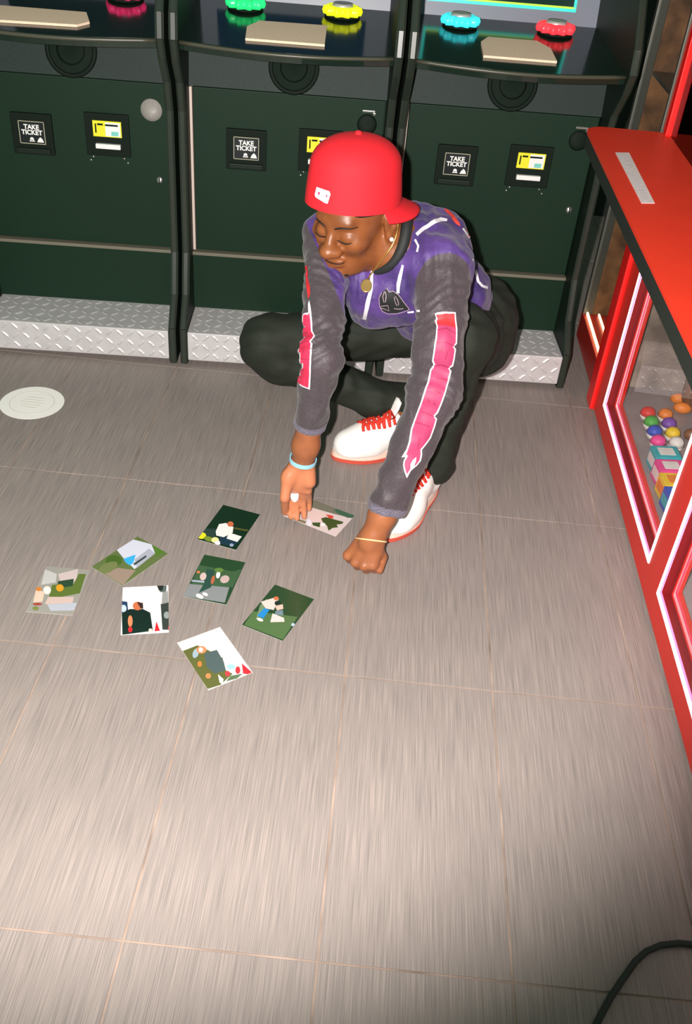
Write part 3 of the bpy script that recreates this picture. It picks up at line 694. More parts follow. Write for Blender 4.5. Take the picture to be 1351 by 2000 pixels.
# soft folds
def folds(F, amp, seed, sc):
    rng = np.random.RandomState(seed); nx, ny, nz = F.n
    X = (F.lo[0]+F.h*np.arange(nx))[:, None, None]; Y = (F.lo[1]+F.h*np.arange(ny))[None, :, None]; Z = (F.lo[2]+F.h*np.arange(nz))[None, None, :]
    for _ in range(6):
        d = nrm(rng.normal(size=3)*A(1, 1, 1.5)); f = sc*rng.uniform(.6, 1.5); ph = rng.uniform(0, 6.28); d2 = nrm(rng.normal(size=3))
        F.F += (amp/6*np.sin(f*(X*d[0]+Y*d[1]+Z*d[2])+ph+1.6*np.sin(.5*f*(X*d2[0]+Y*d2[1]+Z*d2[2])))).astype(np.float32)
folds(Jf, .0075, 3, 95)
for c_, n_ in CUTS: Jf.cut(c_, n_, .09)
Vj, Qj = Jf.mesh(); Vj = relax(Vj, Qj, 2)
def surf_normals(V, Q):
    fn = np.cross(V[Q[:, 2]]-V[Q[:, 0]], V[Q[:, 3]]-V[Q[:, 1]]); n = np.zeros_like(V)
    for k in range(4):
        for c in range(3): n[:, c] += np.bincount(Q[:, k], weights=fn[:, c], minlength=len(V))
    return n/(np.linalg.norm(n, axis=1)[:, None]+1e-12)
_n = surf_normals(Vj, Qj)
def creases(V, n, c, ax, sig, amp, lam, skew, rad, ph=0.0):
    # bunched cloth: ridges across the limb near a joint
    d = V-c; s_ = d@nrm(ax)+skew*(d@CX)+.006*np.sin(60*(d@CX)+ph); wgt = np.exp(-(s_/sig)**2)*np.clip((rad-np.linalg.norm(d, axis=1))/.02, 0, 1)
    q = np.sin(2*np.pi*s_/lam+ph); return V+n*(wgt*.72*amp*(np.abs(q)**.6*np.sign(q)))[:, None]
Vj = creases(Vj, _n, Rel+(Rsh-Rel)*.12, Rwr-Rsh, .050, .0028, .021, .35, .12)
Vj = creases(Vj, _n, Lel, Lwr-Lsh, .055, .0020, .024, -.30, .12, 1.0)
Vj = creases(Vj, _n, dp(865, 590, 2.0), Lel-Lsh, .040, .0024, .022, .45, .11, .6)
Vj = creases(Vj, _n, dp(612, 520, 2.05), Rel-Rsh, .040, .0022, .022, -.5, .10, .3)
Vj = creases(Vj, _n, dp(700, 590, 2.12), CX, .060, .0026, .034, .4, .12, .2)
Vj = creases(Vj, _n, dp(850, 450, 2.05), CX, .080, .0022, .036, .2, .13, .9)
def jersey_mat():
    m = bpy.data.materials.new('purple_jersey_charcoal_sleeves'); m.use_nodes = True; nt = m.node_tree; b = nt.nodes['Principled BSDF']
    at = nt.nodes.new('ShaderNodeAttribute'); at.attribute_name = 'sleeve'
    rp = nt.nodes.new('ShaderNodeMapRange'); rp.inputs['From Min'].default_value = -.0015; rp.inputs['From Max'].default_value = .0015; nt.links.new(at.outputs['Fac'], rp.inputs['Value'])
    tc = nt.nodes.new('ShaderNodeTexCoord')
    def ramp(c1, c2, sc, det=4):
        n = nt.nodes.new('ShaderNodeTexNoise'); n.inputs['Scale'].default_value = sc; n.inputs['Detail'].default_value = det; nt.links.new(tc.outputs['Object'], n.inputs[0])
        r = nt.nodes.new('ShaderNodeValToRGB'); r.color_ramp.elements[0].position = .35; r.color_ramp.elements[1].position = .65
        r.color_ramp.elements[0].color = (*lin(c1), 1); r.color_ramp.elements[1].color = (*lin(c2), 1); nt.links.new(n.outputs['Fac'], r.inputs[0]); return r, n
    a, _ = ramp((58, 50, 54), (78, 68, 74), 500); p, _ = ramp((52, 33, 92), (84, 56, 128), 14)
    mx = nt.nodes.new('ShaderNodeMix'); mx.data_type = 'RGBA'
    nt.links.new(rp.outputs[0], mx.inputs['Factor']); nt.links.new(a.outputs[0], mx.inputs['A']); nt.links.new(p.outputs[0], mx.inputs['B'])
    ac_ = nt.nodes.new('ShaderNodeAttribute'); ac_.attribute_name = 'cuff'
    kn_ = nt.nodes.new('ShaderNodeTexChecker'); kn_.inputs['Scale'].default_value = 330; nt.links.new(tc.outputs['Object'], kn_.inputs['Vector'])
    kn_.inputs['Color1'].default_value = (*lin((120, 114, 130)), 1); kn_.inputs['Color2'].default_value = (*lin((84, 78, 92)), 1)
    mx2 = nt.nodes.new('ShaderNodeMix'); mx2.data_type = 'RGBA'; nt.links.new(ac_.outputs['Fac'], mx2.inputs['Factor']); nt.links.new(mx.outputs['Result'], mx2.inputs['A']); nt.links.new(kn_.outputs['Color'], mx2.inputs['B']); mx = mx2
    nt.links.new(mx.outputs['Result'], b.inputs['Base Color']); b.inputs['Roughness'].default_value = .6; b.inputs['Sheen Weight'].default_value = .15
    n = nt.nodes.new('ShaderNodeTexNoise'); n.inputs['Scale'].default_value = 34; n.inputs['Detail'].default_value = 3; n.inputs['Distortion'].default_value = .8; nt.links.new(tc.outputs['Object'], n.inputs[0])
    bp = nt.nodes.new('ShaderNodeBump'); bp.inputs['Strength'].default_value = .5; bp.inputs['Distance'].default_value = .008
    nt.links.new(n.outputs['Fac'], bp.inputs['Height']); nt.links.new(bp.outputs[0], b.inputs['Normal'])
    return m
jersey = link_np('jersey', Vj, Qj, jersey_mat())
da = np.min([cone_d(Vj[:, 0], Vj[:, 1], Vj[:, 2], a, b, r1_, r2_) for a, b, r1_, r2_ in jersey_arms()], axis=0)
dt = np.min([ell_d(Vj[:, 0], Vj[:, 1], Vj[:, 2], CHEST, A(.150, .118, .150), RT),
             cone_d(Vj[:, 0], Vj[:, 1], Vj[:, 2], C7+A(-.03, -.025, -.035), CHEST+A(0, 0, .02), .075, .12),
             cone_d(Vj[:, 0], Vj[:, 1], Vj[:, 2], dp(790, 575, 2.17), dp(740, 590, 2.22), .060, .050),
             ell_d(Vj[:, 0], Vj[:, 1], Vj[:, 2], BELLY, A(.140, .120, .15), RT)], axis=0)
cS, q2, qR = dp(874, 572, 2.0), dp(870, 575, 2.0), dp(618, 485, 2.10); n2, nR = cam_dir(.25, -.95, 0), cam_dir(-.93, -.37, .0)
dl = np.min([cone_d(Vj[:, 0], Vj[:, 1], Vj[:, 2], a, b, r1_, r2_) for a, b, r1_, r2_ in jersey_arms()[:2]], axis=0)
dr_ = np.min([cone_d(Vj[:, 0], Vj[:, 1], Vj[:, 2], a, b, r1_, r2_) for a, b, r1_, r2_ in jersey_arms()[2:]], axis=0)
sl_ = np.minimum(np.maximum(np.minimum(np.linalg.norm(Vj-cS, axis=1)-.090, -((Vj-q2)@n2)), dl-dt-.012), np.maximum(-((Vj-qR)@nR), dr_-dt-.012))
at = jersey.data.attributes.new('sleeve', 'FLOAT', 'POINT'); at.data.foreach_set('value', sl_.astype(np.float32))
cuf = np.zeros(len(Vj))
for c_, n_ in CUTS: cuf = np.maximum(cuf, np.clip(((Vj-c_)@n_+.022)/.002, 0, 1)*(np.linalg.norm(Vj-c_, axis=1) < .07))
at = jersey.data.attributes.new('cuff', 'FLOAT', 'POINT'); at.data.foreach_set('value', cuf.astype(np.float32))
jb = bvh(Vj, Qj)
# print on cloth: outlines measured in the photograph and laid onto the cloth surface
def decal(name, polys, m, bv, off=.0012, parent=jersey, step=5.0):
    VV, FF = [], []
    for poly in polys:
        pts = []
        for i in range(len(poly)):
            a, b = A(*poly[i]), A(*poly[(i+1) % len(poly)]); n = max(1, int(np.linalg.norm(b-a)/step))
            pts += [a+(b-a)*t/n for t in range(n)]
        nb_ = len(pts); P = np.array(pts); lo_, hi_ = P.min(0), P.max(0)
        for gx_ in np.arange(lo_[0]+step/2, hi_[0], step):
            for gy_ in np.arange(lo_[1]+step/2, hi_[1], step):
                if np.min(np.hypot(P[:, 0]-gx_, P[:, 1]-gy_)) > step*.6: pts.append(A(gx_, gy_))
        r = delaunay_2d_cdt([Vector((p[0], p[1])) for p in pts], [(i, (i+1) % nb_) for i in range(nb_)], [list(range(nb_))], 1, 1e-4)
        hit = []
        for p in r[0]:
            d = Vector(ray(p.x, p.y)).normalized(); h = bv.ray_cast(Vector(CP), d)
            if h[0] is None: hit.append(None); continue
            nn = h[1] if h[1].dot(d) < 0 else -h[1]; hit.append(h[0]+nn*off)
        mp = {}
        for f in r[2]:
            if any(hit[i] is None for i in f): continue
            dep = [float((np.array(hit[i])-CP)@CF) for i in f]
            if max(dep)-min(dep) > .03: continue
            q = []
            for i in f:
                if i not in mp: mp[i] = len(VV); VV.append(tuple(hit[i]))
                q.append(mp[i])
            FF.append(tuple(q))
    if not FF: return parent
    return link_np(name, np.array(VV), FF, m, parent)
def crop(pts, x0, y0, sc): return [(x0+p[0]/sc, y0+p[1]/sc) for p in pts]
def band(pts, wd):
    P = [A(*p) for p in pts]; l, r = [], []
    for i, p in enumerate(P):
        t = nrm(P[min(i+1, len(P)-1)]-P[max(i-1, 0)]); n = A(-t[1], t[0]); w_ = wd[i] if hasattr(wd, '__len__') else wd
        l.append(tuple(p+n*w_/2)); r.append(tuple(p-n*w_/2))
    return l+r[::-1]
WCL = mat('white_cloth_print', (225, 220, 228), .6); PKC = mat('pink_cloth_print', (176, 58, 100), .6, noise=.08, nscale=60)
RDC = mat('red_cloth_print', (214, 42, 48), .6); BKC = mat('black_cloth_print', (24, 28, 28), .7); RSC = mat('dark_rose_print', (160, 40, 78), .6)
S1 = 1158/220
outl = crop([(575, 172), (600, 160), (680, 150), (785, 158), (790, 230), (803, 330), (798, 480), (770, 510), (788, 540), (775, 640), (758, 715), (722, 738), (742, 765), (715, 880), (680, 1000), (640, 1110), (605, 1190), (572, 1225), (595, 1250), (575, 1330), (530, 1450), (480, 1520), (440, 1570), (442, 1620), (430, 1680), (390, 1730), (325, 1785), (285, 1862), (262, 1800), (248, 1730), (255, 1680), (275, 1645), (232, 1648), (260, 1600), (285, 1560), (310, 1480), (330, 1350), (375, 1230), (420, 1110), (470, 950), (500, 870), (525, 750), (560, 700), (545, 660), (560, 560), (570, 480), (582, 420), (592, 300), (575, 250), (588, 220)], 740, 580, S1)
inn = crop([(592, 186), (680, 168), (772, 174), (776, 240), (788, 335), (784, 470), (754, 512), (772, 545), (760, 635), (742, 705), (705, 738), (726, 768), (700, 875), (665, 995), (626, 1100), (590, 1180), (552, 1224), (580, 1256), (560, 1325), (516, 1440), (468, 1508), (424, 1565), (427, 1615), (416, 1670), (380, 1718), (316, 1770), (288, 1820), (274, 1785), (262, 1730), (270, 1685), (300, 1630), (282, 1615), (300, 1565), (326, 1485), (345, 1355), (390, 1238), (436, 1112), (484, 960), (516, 880), (540, 760), (578, 705), (560, 655), (574, 565), (586, 485), (598, 425), (606, 305), (592, 252), (602, 225)], 740, 580, S1)
d1 = decal('sleeve_lettering', [outl], WCL, jb, .0010)
d2 = decal('lettering_fill', [inn], PKC, jb, .0019, d1)
decal('lettering_top', [crop([(592, 186), (680, 168), (772, 174), (776, 240), (786, 320), (700, 300), (600, 290), (592, 252), (602, 225)], 740, 580, S1)], RDC, jb, .0025, d1)
decal('lettering_lines', [band(crop(p, 740, 580, S1), 2.2) for p in ([(602, 345), (690, 330), (786, 380)], [(590, 470), (680, 465), (770, 508)], [(650, 500), (640, 580)], [(700, 560), (680, 650)], [(565, 715), (640, 710), (718, 736)], [(575, 825), (640, 845), (700, 865)], [(492, 935), (560, 950), (640, 990)], [(500, 1050), (520, 1075)], [(560, 1085), (580, 1110)], [(440, 1175), (500, 1195), (565, 1228)], [(372, 1285), (440, 1300), (520, 1330)], [(420, 1440), (395, 1560)])], RSC, jb, .0030, d1, 4)
decal('flame_tip', [crop([(378, 1640), (345, 1670), (320, 1720), (318, 1765), (350, 1740), (372, 1690)], 740, 580, S1)], WCL, jb, .0030, d1, 4)
S2 = 895/170
o2 = crop([(250, 690), (225, 700), (195, 740), (185, 790), (215, 850), (180, 890), (175, 940), (185, 1010), (165, 1120), (155, 1230), (148, 1300), (165, 1350), (155, 1410), (215, 1450), (292, 1478), (300, 1350), (304, 1180), (316, 1010), (300, 985), (345, 935), (318, 880), (312, 760), (300, 640), (285, 560), (272, 600), (275, 690)], 550, 480, S2)
i2 = crop([(250, 706), (228, 716), (206, 748), (198, 790), (228, 850), (192, 892), (186, 940), (196, 1010), (176, 1120), (166, 1230), (160, 1300), (176, 1350), (168, 1402), (220, 1436), (278, 1460), (286, 1350), (288, 1178), (300, 1010), (288, 985), (328, 935), (304, 885), (298, 770), (286, 690), (270, 716)], 550, 480, S2)
d3 = decal('sleeve_lettering', [o2], WCL, jb, .0010)
decal('lettering_fill', [i2], mat('crimson_cloth_print', (216, 48, 84), .6, noise=.08, nscale=60), jb, .0019, d3)
decal('lettering_lines', [band(crop(p, 550, 480, S2), 1.8) for p in ([(196, 1010), (240, 990), (288, 985)], [(176, 1160), (230, 1165), (284, 1178)], [(162, 1290), (240, 1275)], [(236, 1060), (225, 1120)], [(200, 890), (280, 900)])], RSC, jb, .0028, d3, 4)
decal('shoulder_stripe', [band(crop([(255, 205), (258, 260), (262, 320), (275, 420), (283, 500), (278, 540)], 550, 480, S2), [4, 5, 3, 7, 5, 2])], RDC, jb, .0014)
S3 = 1351/310
def c3(p): return crop(p, 700, 380, S3)
decal('white_piping', [band(c3(p), w_) for p, w_ in (([(492, 345), (550, 295), (650, 230), (700, 215), (752, 220)], [7, 7.5, 8, 8, 5]), ([(480, 385), (510, 440), (498, 490)], 4), ([(378, 600), (355, 690), (340, 770), (338, 840)], [4, 7, 7, 5]),
      ([(120, 600), (112, 700), (108, 800), (80, 920), (50, 1060)], [5, 5, 6, 8, 8]), ([(975, 545), (990, 640), (1015, 740), (1050, 780), (1095, 795)], 5), ([(885, 290), (940, 370), (975, 450), (992, 530)], [3, 4, 5, 4]), ([(415, 1000), (470, 995), (525, 988)], [3, 4, 4]))], WCL, jb, .0014)
decal('red_back_print', [c3([(715, 95), (760, 135), (810, 180), (860, 250), (865, 275), (830, 255), (795, 215), (790, 195), (740, 150)]), c3([(905, 290), (950, 340), (990, 420), (1015, 490), (1012, 535), (990, 530), (975, 470), (945, 390)]), c3([(625, 30), (655, 45), (650, 65), (625, 58)])], mat('orange_red_print', (214, 66, 52), .6), jb, .0016)
em = decal('chest_emblem', [c3([(240, 800), (260, 830), (300, 822), (345, 850), (385, 910), (430, 975), (380, 985), (330, 1005), (250, 1005), (205, 985), (185, 945), (180, 880), (200, 835), (225, 815)])], BKC, jb, .0016)
LNE = mat('pale_outline_print', (176, 150, 160), .6)
decal('emblem_outline', [band(c3(p), 1.1) for p in ([(240, 795), (262, 830), (300, 822), (345, 852), (388, 915), (432, 972)], [(432, 972), (385, 992), (330, 1008), (250, 1010), (205, 988), (182, 945), (178, 880), (200, 835)],
      [(222, 825), (210, 870), (218, 910), (232, 908), (238, 860), (228, 825)], [(305, 870), (312, 905), (330, 940), (345, 930), (335, 890), (315, 862)], [(190, 945), (250, 938), (262, 985), (215, 965), (190, 960)], [(305, 965), (345, 970), (380, 965)])], LNE, jb, .0026, em, 4)

# collar ring
nkd = nrm(hp(-.035, 0, -.055)-(C7+A(-.01, -.03, -.02))); cu_ = nrm(np.cross(nkd, CX)); cv_ = np.cross(nkd, cu_); cc_ = C7+A(-.02, -.045, -.01)
MB().tube([cc_+(cu_*math.cos(a)*.080+cv_*math.sin(a)*.076)-nkd*.012*math.cos(2*a) for a in np.linspace(0, 2*math.pi, 36, endpoint=False)], .013, 10, True).build('collar', BKC, jersey, True, origin=PO)

# ---- trousers
Tf = Field((-.42, 1.85, .04), (.46, 2.60, .56), .0044)
Tf.ell((SAC+Lhip+Rhip)/3+A(.012, .01, .0), (.15, .140, .13), RT, .04)
Tf.cone(Lhip, Lkn, .098, .076, .04); Tf.cone(Lkn, Lan+A(0, .005, .03), .074, .056, .03); Tf.cone(Lan+A(0, .005, .03), Lan+A(0, 0, -.02), .056, .060, .02)
Tf.cone(Rhip, Rkn, .078, .070, .03); Tf.cone(Rkn+A(.02, 0, -.03), Ran+A(-.05, 0, .02), .062, .050, .004); Tf.cone(Ran+A(-.05, 0, .02), Ran+A(.02, .025, .01), .050, .048, .02)
Tf.cone(Rkn, Rkn+A(.03, .0, -.04), .070, .062, .03)
folds(Tf, .010, 11, 80)
Vt, Qt = Tf.mesh(); Vt = relax(Vt, Qt, 2)
trousers = link_np('trousers', Vt, Qt, mat('black_twill', (23, 30, 19), .8, noise=.2, nscale=300, bump=.5, bscale=30))

# ---- cap worn backward
CRu = nrm(HU-HFm*.28); CRf = nrm(HFm-CRu*(HFm@CRu)); CRl = np.cross(CRu, CRf); CR = np.stack([CRf, CRl, CRu]); CC = hp(-.006, -.010, .024)
def cpnt(f, l, u): return CC+CRf*f+CRl*l+CRu*u
cv, cf = [], []; NA, NZ = 48, 16
for j in range(NZ+1):
    t = j/NZ
    if t < .45: u = -.012+.075*(t/.45); sc_ = 1.0-.065*(t/.45)**1.4
    else:
        ph = (t-.45)/.55*math.pi/2; u = .063+.062*math.sin(ph); sc_ = .935*math.cos(ph)**.86 if t < 1 else .0
    for i in range(NA):
        a = 2*math.pi*i/NA; seam = 1+.004*abs(math.sin(3*a))
        rim = (-.010*math.cos(a)*(1-t)) if t < .45 else 0
        cv.append(cpnt((.114*sc_*seam*math.cos(a)), .099*sc_*seam*math.sin(a), u+rim*0-.012*(1-min(1, t/.45))*max(0, math.cos(a))*.0))
for j in range(NZ):
    for i in range(NA): cf.append((j*NA+i, j*NA+(i+1) % NA, (j+1)*NA+(i+1) % NA, (j+1)*NA+i))
REDC = mat('red_wool_cap', (228, 26, 40), .8, noise=.06, nscale=250, bump=.2, bscale=500)
cap = link_np('cap', np.array(cv), cf, REDC)
bvv, bff = [], []; NB, NL = 24, 7; BA = math.pi-math.radians(30)
for s_ in (0, 1):
    for j in range(NL+1):
        for i in range(NB+1):
            da_ = math.radians(-72+144*i/NB); a = BA+da_
            ext = .052*(j/NL)*max(0.0, math.cos(da_*1.15))**.6
            f = .1125*math.cos(a)+ext*math.cos(BA); l = .098*math.sin(a)+ext*math.sin(BA)
            bvv.append(cpnt(f, l, -.009-.42*ext-.020*(math.sin(da_)**2)*(j/NL)-s_*.0035))
M_ = (NL+1)*(NB+1)
for j in range(NL):
    for i in range(NB):
        a = j*(NB+1)+i; q = (a, a+1, a+NB+2, a+NB+1); bff.append(q); bff.append(tuple(x+M_ for x in q[::-1]))
for i in range(NB): a = NL*(NB+1)+i; bff.append((a, a+1, a+1+M_, a+M_))
for j in range(NL):
    for i in (0, NB): a = j*(NB+1)+i; bff.append((a, a+NB+1, a+NB+1+M_, a+M_))
link_np('brim', np.array(bvv), bff, REDC, cap)
bt_ = MB().ball(tuple(cpnt(0, 0, .126)), (.008, .008, .006), 12, 6).build('cap_button', REDC, cap, True, origin=PO)
cb_ = bvh(np.array(cv), np.array(cf))
pt_ = decal('cap_patch', [crop([(212, 622), (345, 668), (356, 700), (325, 798), (300, 792), (200, 730), (192, 700)], 580, 250, 1351/250)], mat('white_patch', (240, 236, 240), .6), cb_, .0016, cap)
decal('patch_mark', [crop([(228, 675), (250, 672), (246, 700), (238, 712), (226, 690)], 580, 250, 1351/250), crop([(308, 705), (328, 708), (322, 732), (312, 730)], 580, 250, 1351/250)], mat('patch_rose', (214, 60, 110), .6), cb_, .0024, cap, 3)

# ---- hair, brows, lashes
Hf = Field(HC-.15, HC+.15, .003)
Hf.ell(hp(-.005, 0, .03), (.0968, .0762, .0965), HR, 0); Hf.plane(hp(.0, 0, .006), -nrm(HU*1.0-HFm*.22))
Vh, Qh = Hf.mesh(); link_np('hair', relax(Vh, Qh, 1), Qh, mat('cropped_black_hair', (22, 18, 14), .9, bump=.6, bscale=700))
LASH = mat('dark_lash', (20, 14, 10), .7)
def onface(f, l, u, off=.001):
    o = Vector(hp(f+.06, l, u)); h = body_bvh.ray_cast(o, Vector(-HFm)); return np.array(h[0])+HFm*off if h[0] is not None else hp(f, l, u)
for q in (-1, 1):
    e = MB().tube([onface(.08, q*x, -.0235-.004*math.sin((x-.014)/.034*math.pi)) for x in np.linspace(.014, .048, 8)], [.0008, .0014, .0016, .0016, .0016, .0016, .0014, .0008], 6)
    e.build('eyelashes', LASH, body, True, origin=PO)
    e = MB().tube([onface(.08, q*x, .003+.006*math.sin((x-.012)/.04*math.pi)) for x in np.linspace(.012, .052, 8)], [.001, .0018, .002, .002, .0018, .0016, .0013, .0008], 6)
    e.build('eyebrow', LASH, body, True, origin=PO)
MB().tube([onface(.09, x, -.0795-.001*math.cos(x*60)) for x in np.linspace(-.021, .021, 9)], .0011, 6).build('mouth_line', LASH, body, True, origin=PO)
# goatee
Gf = Field(HC-.16, HC+.16, .003); Gf.ell(hp(.066, 0, -.112), (.026, .028, .016), HR, 0)
Vg, Qg = Gf.mesh(); link_np('goatee', Vg, Qg, mat('cropped_black_hair', (22, 18, 14), .9))
# ---- ear stud, chain, pendant, wrist bands, ring
MB().ball(tuple(hp(.002, .088, -.052)), .0048, 12, 8).build('ear_stud', mat('clear_stud', (245, 240, 235), .1, spec=1.0), person, True, origin=PO)
GOLD = mat('gold_chain', (214, 172, 96), .28, metal=.85)
def surf(u, v, dflt, off=.003):
    best = None; d = Vector(ray(u, v)).normalized()
    for bv in (jb, body_bvh):
        h = bv.ray_cast(Vector(CP), d)
        if h[0] is not None and (best is None or h[3] < best[1]): best = (h[0]-d*off, h[3])
    return np.array(best[0]) if best else dp(u, v, dflt)
ch = [surf(u, v, 2.1, .004) for u, v in ((778, 425), (779, 445), (775, 465), (766, 482), (755, 497), (742, 512), (732, 524), (724, 534), (718, 545))]
for _ in range(2):
    ch = [ch[0]]+[(ch[i-1]+2*ch[i]+ch[i+1])/4 for i in range(1, len(ch)-1)]+[ch[-1]]
nk = MB().tube(ch, .0019, 8).build('necklace', GOLD, person, True, origin=PO)
pc = surf(715, 558, 2.1, .016); nn_ = nrm(-CF*.8+A(0, 0, .3)); pr2 = np.stack([nrm(np.cross(A(0, 0, 1), nn_)), np.cross(nn_, nrm(np.cross(A(0, 0, 1), nn_))), nn_])
pv, pf = [], []
for j, (r_, t_) in enumerate(((0, -.0015), (.0115, -.0015), (.0125, 0), (.0115, .0015), (.0095, .0012), (0, .0012))):
    for i in range(20): a = 2*math.pi*i/20; pv.append(pc+pr2[0]*r_*math.cos(a)+pr2[1]*r_*1.35*math.sin(a)+pr2[2]*t_)
for j in range(5):
    for i in range(20): pf.append((j*20+i, j*20+(i+1) % 20, (j+1)*20+(i+1) % 20, (j+1)*20+i))
link_np('pendant', np.array(pv), pf, mat('antique_gold', (176, 150, 90), .35, metal=.6), nk)
def wrist_loop(c, ax, r, tilt, n=28):
    ax = nrm(ax+tilt); u = nrm(np.cross(ax, CF)); v = np.cross(ax, u); pts = []
    for i in range(n):
        a = 2*math.pi*i/n; d = u*math.cos(a)+v*math.sin(a)
        h = body_bvh.ray_cast(Vector(c+d*.08), Vector(-d)); rr = r
        if h[0] is not None: rr = max(r*.8, min(r*1.3, .08-h[3]+.0012))
        pts.append(c+d*rr)
    return pts
axl = nrm(Lwr-Lel); axr = nrm(Rwr-Rel)
MB().tube(wrist_loop(gz(727, 1055, .097), axl, .031, -CF*.35+CX*.25), .0018, 8, True).build('wrist_cord', mat('cream_rubber', (242, 206, 150), .4), person, True, origin=PO)
cr_ = Rwr.copy(); lp = wrist_loop(cr_, axr, .030, A(0, 0, 0)); bvx, bfx = [], []
for i, p in enumerate(lp):
    o_ = nrm(p-cr_); bvx += [p-axr*.0055+o_*.0008, p+axr*.0055+o_*.0008, p+axr*.0055+o_*.0026, p-axr*.0055+o_*.0026]
n_ = len(lp)
for i in range(n_):
    for k in range(4): bfx.append((i*4+k, i*4+(k+1) % 4, ((i+1) % n_)*4+(k+1) % 4, ((i+1) % n_)*4+k))
wb = link_np('wristband', np.array(bvx), bfx, mat('sky_blue_band', (150, 205, 226), .5), person, False)
# ring on the middle finger
rc = dp(573, 985, 2.272); ra2 = nrm(tips[1]-rk[1]); ru = nrm(np.cross(ra2, CF)); rv = np.cross(ra2, ru)
ri = MB().tube([rring[0]+(rring[1]-rring[0])*.62+(ru*math.cos(a)+rv*math.sin(a))*.0125 for a in np.linspace(0, 2*math.pi, 20, endpoint=False)], .0022, 8, True).build('ring', CHROME, person, True, origin=PO)
rs = rring[0]+(rring[1]-rring[0])*.62-nrm(CF)*.0135
Rf = Field(rs-.02, rs+.02, .0015); Rf.ell(rs, (.0105, .0145, .0055), np.stack([ru, ra2, -CF]), 0)
Vr, Qr = Rf.mesh(); link_np('ring_stone', Vr, Qr, mat('white_stone', (250, 248, 250), .25), ri)

# ---- sneakers
WHL = mat('white_leather', (244, 240, 236), .5, noise=.02, nscale=40); MIDS = mat('cream_midsole', (226, 196, 180), .55); OUTS = mat('coral_outsole', (206, 84, 66), .5); LACE = mat('red_lace', (214, 50, 32), .75)
def sneaker(toe, heel, z0=0.0015):
    toe, heel = A(*toe, 0), A(*heel, 0); L = np.linalg.norm(toe-heel); f = nrm(toe-heel); l = np.cross(A(0, 0, 1), f); R3 = np.stack([f, l, A(0, 0, 1)])
    def P(x, y, z): return heel+f*x*L+l*y+A(0, 0, z+z0)
    S = Field(np.minimum(toe, heel)-.09, np.maximum(toe, heel)+A(.09, .09, .20), .003)
    S.cone(P(.86, 0, .042), P(.62, 0, .048), .034, .044, .02)
    S.ell(P(.84, .004, .036), (.042, .044, .034), R3, .02); S.ell(P(.70, 0, .040), (.055, .048, .040), R3, .03)
    S.cone(P(.66, 0, .05), P(.46, 0, .078), .042, .038, .03)
    S.ell(P(.30, 0, .05), (.075, .039, .048), R3, .03); S.cone(P(.17, 0, .045), P(.14, 0, .092), .038, .032, .02)
    S.cone(P(.42, 0, .088), P(.20, 0, .094), .034, .034, .02)
    S.cone(P(.27, 0, .11), P(.27, 0, .16), .028, .030, .008, 's')
    S.plane(P(.5, 0, .022), A(0, 0, -1), .003)
    V, Q = S.mesh(); up_ = link_np('sneaker', relax(V, Q, 1), Q, WHL)
    # sole layers
    def outline(gr):
        pts = []
        for i in range(44):
            a = 2*math.pi*i/44; c_, s_ = math.cos(a), math.sin(a)
            x = .5+.5*np.sign(c_)*abs(c_)**.85; wd = .040+.010*math.exp(-((x-.72)/.22)**2)-.004*math.exp(-((x-.42)/.14)**2)
            y = s_*abs(s_)**-.12*wd if s_ else 0
            pts.append((x+(gr/L)*c_, y+gr*s_))
        return pts
    def layer(name, z0_, z1_, g0, g1, m):
        a, b = outline(g0), outline(g1); n = len(a); V = [P(x, y, z0_) for x, y in a]+[P(x, y, z1_) for x, y in b]
        F_ = [tuple(range(n-1, -1, -1)), tuple(range(n, 2*n))]+[(i, (i+1) % n, (i+1) % n+n, i+n) for i in range(n)]
        link_np(name, np.array(V), F_, m, up_, False)
    layer('outsole', 0, .012, .004, .006, OUTS); layer('midsole', .012, .032, .004, .000, MIDS); layer('foxing', .031, .040, .001, -.004, mat('pale_foxing', (238, 220, 210), .5))
    # tongue
    tv = []
    for s_ in (0, 1):
        for j in range(6):
            t = j/5; x = .54-.14*t; z = .086+.078*t
            for i in range(7):
                y = (i/6-.5)*.052*(1-.15*t*t)*(1 if t < .9 else .8); tv.append(P(x-s_*.02-.0, y, z+.004-abs(y)*.25))
    tf = []
    for j in range(5):
        for i in range(6): a = j*7+i; tf += [(a, a+1, a+8, a+7), (a+42, a+49, a+50, a+43)]
    for j in range(5): a = j*7; tf += [(a, a+7, a+49, a+42), (a+6, a+48, a+55, a+13)]
    for i in range(6): a = 35+i; tf.append((a, a+1, a+43, a+42))
    link_np('tongue', np.array(tv), tf, WHL, up_)
    bv = bvh(V, Q)
    def top(x, y, off):
        o = Vector(P(x, y, .25)); h = bv.ray_cast(o, Vector((0, 0, -1))); return np.array(h[0])+A(0, 0, off) if h[0] is not None else P(x, y, .08)
    lc = MB()
    for k in range(6):
        x = .74-.050*k; hw = .024+.002*k
        lc.tube([top(x+.004, -hw, .001), top(x, -hw*.6, .004), top(x-.02, 0, .0065), top(x-.04, hw*.6, .004), top(x-.045, hw, .001)], .0042, 6)
        lc.tube([top(x+.004, hw, .001), top(x, hw*.6, .0045), top(x-.02, 0, .008), top(x-.04, -hw*.6, .0045), top(x-.045, -hw, .001)], .0042, 6)
    kx = top(.47, 0, .012)
    for q in (-1, 1):
        lc.tube([kx, kx+l*q*.022+A(0, 0, .010)+f*.008, kx+l*q*.042+A(0, 0, -.004)+f*.012, kx+l*q*.030+A(0, 0, -.006)-f*.004, kx], .0034, 6)
        lc.tube([kx, kx+l*q*.018+f*.022-A(0, 0, .006), kx+l*q*.034+f*.040-A(0, 0, .022)], .0030, 6)
    lc.build('laces', LACE, up_, True, origin=PO)
    return up_
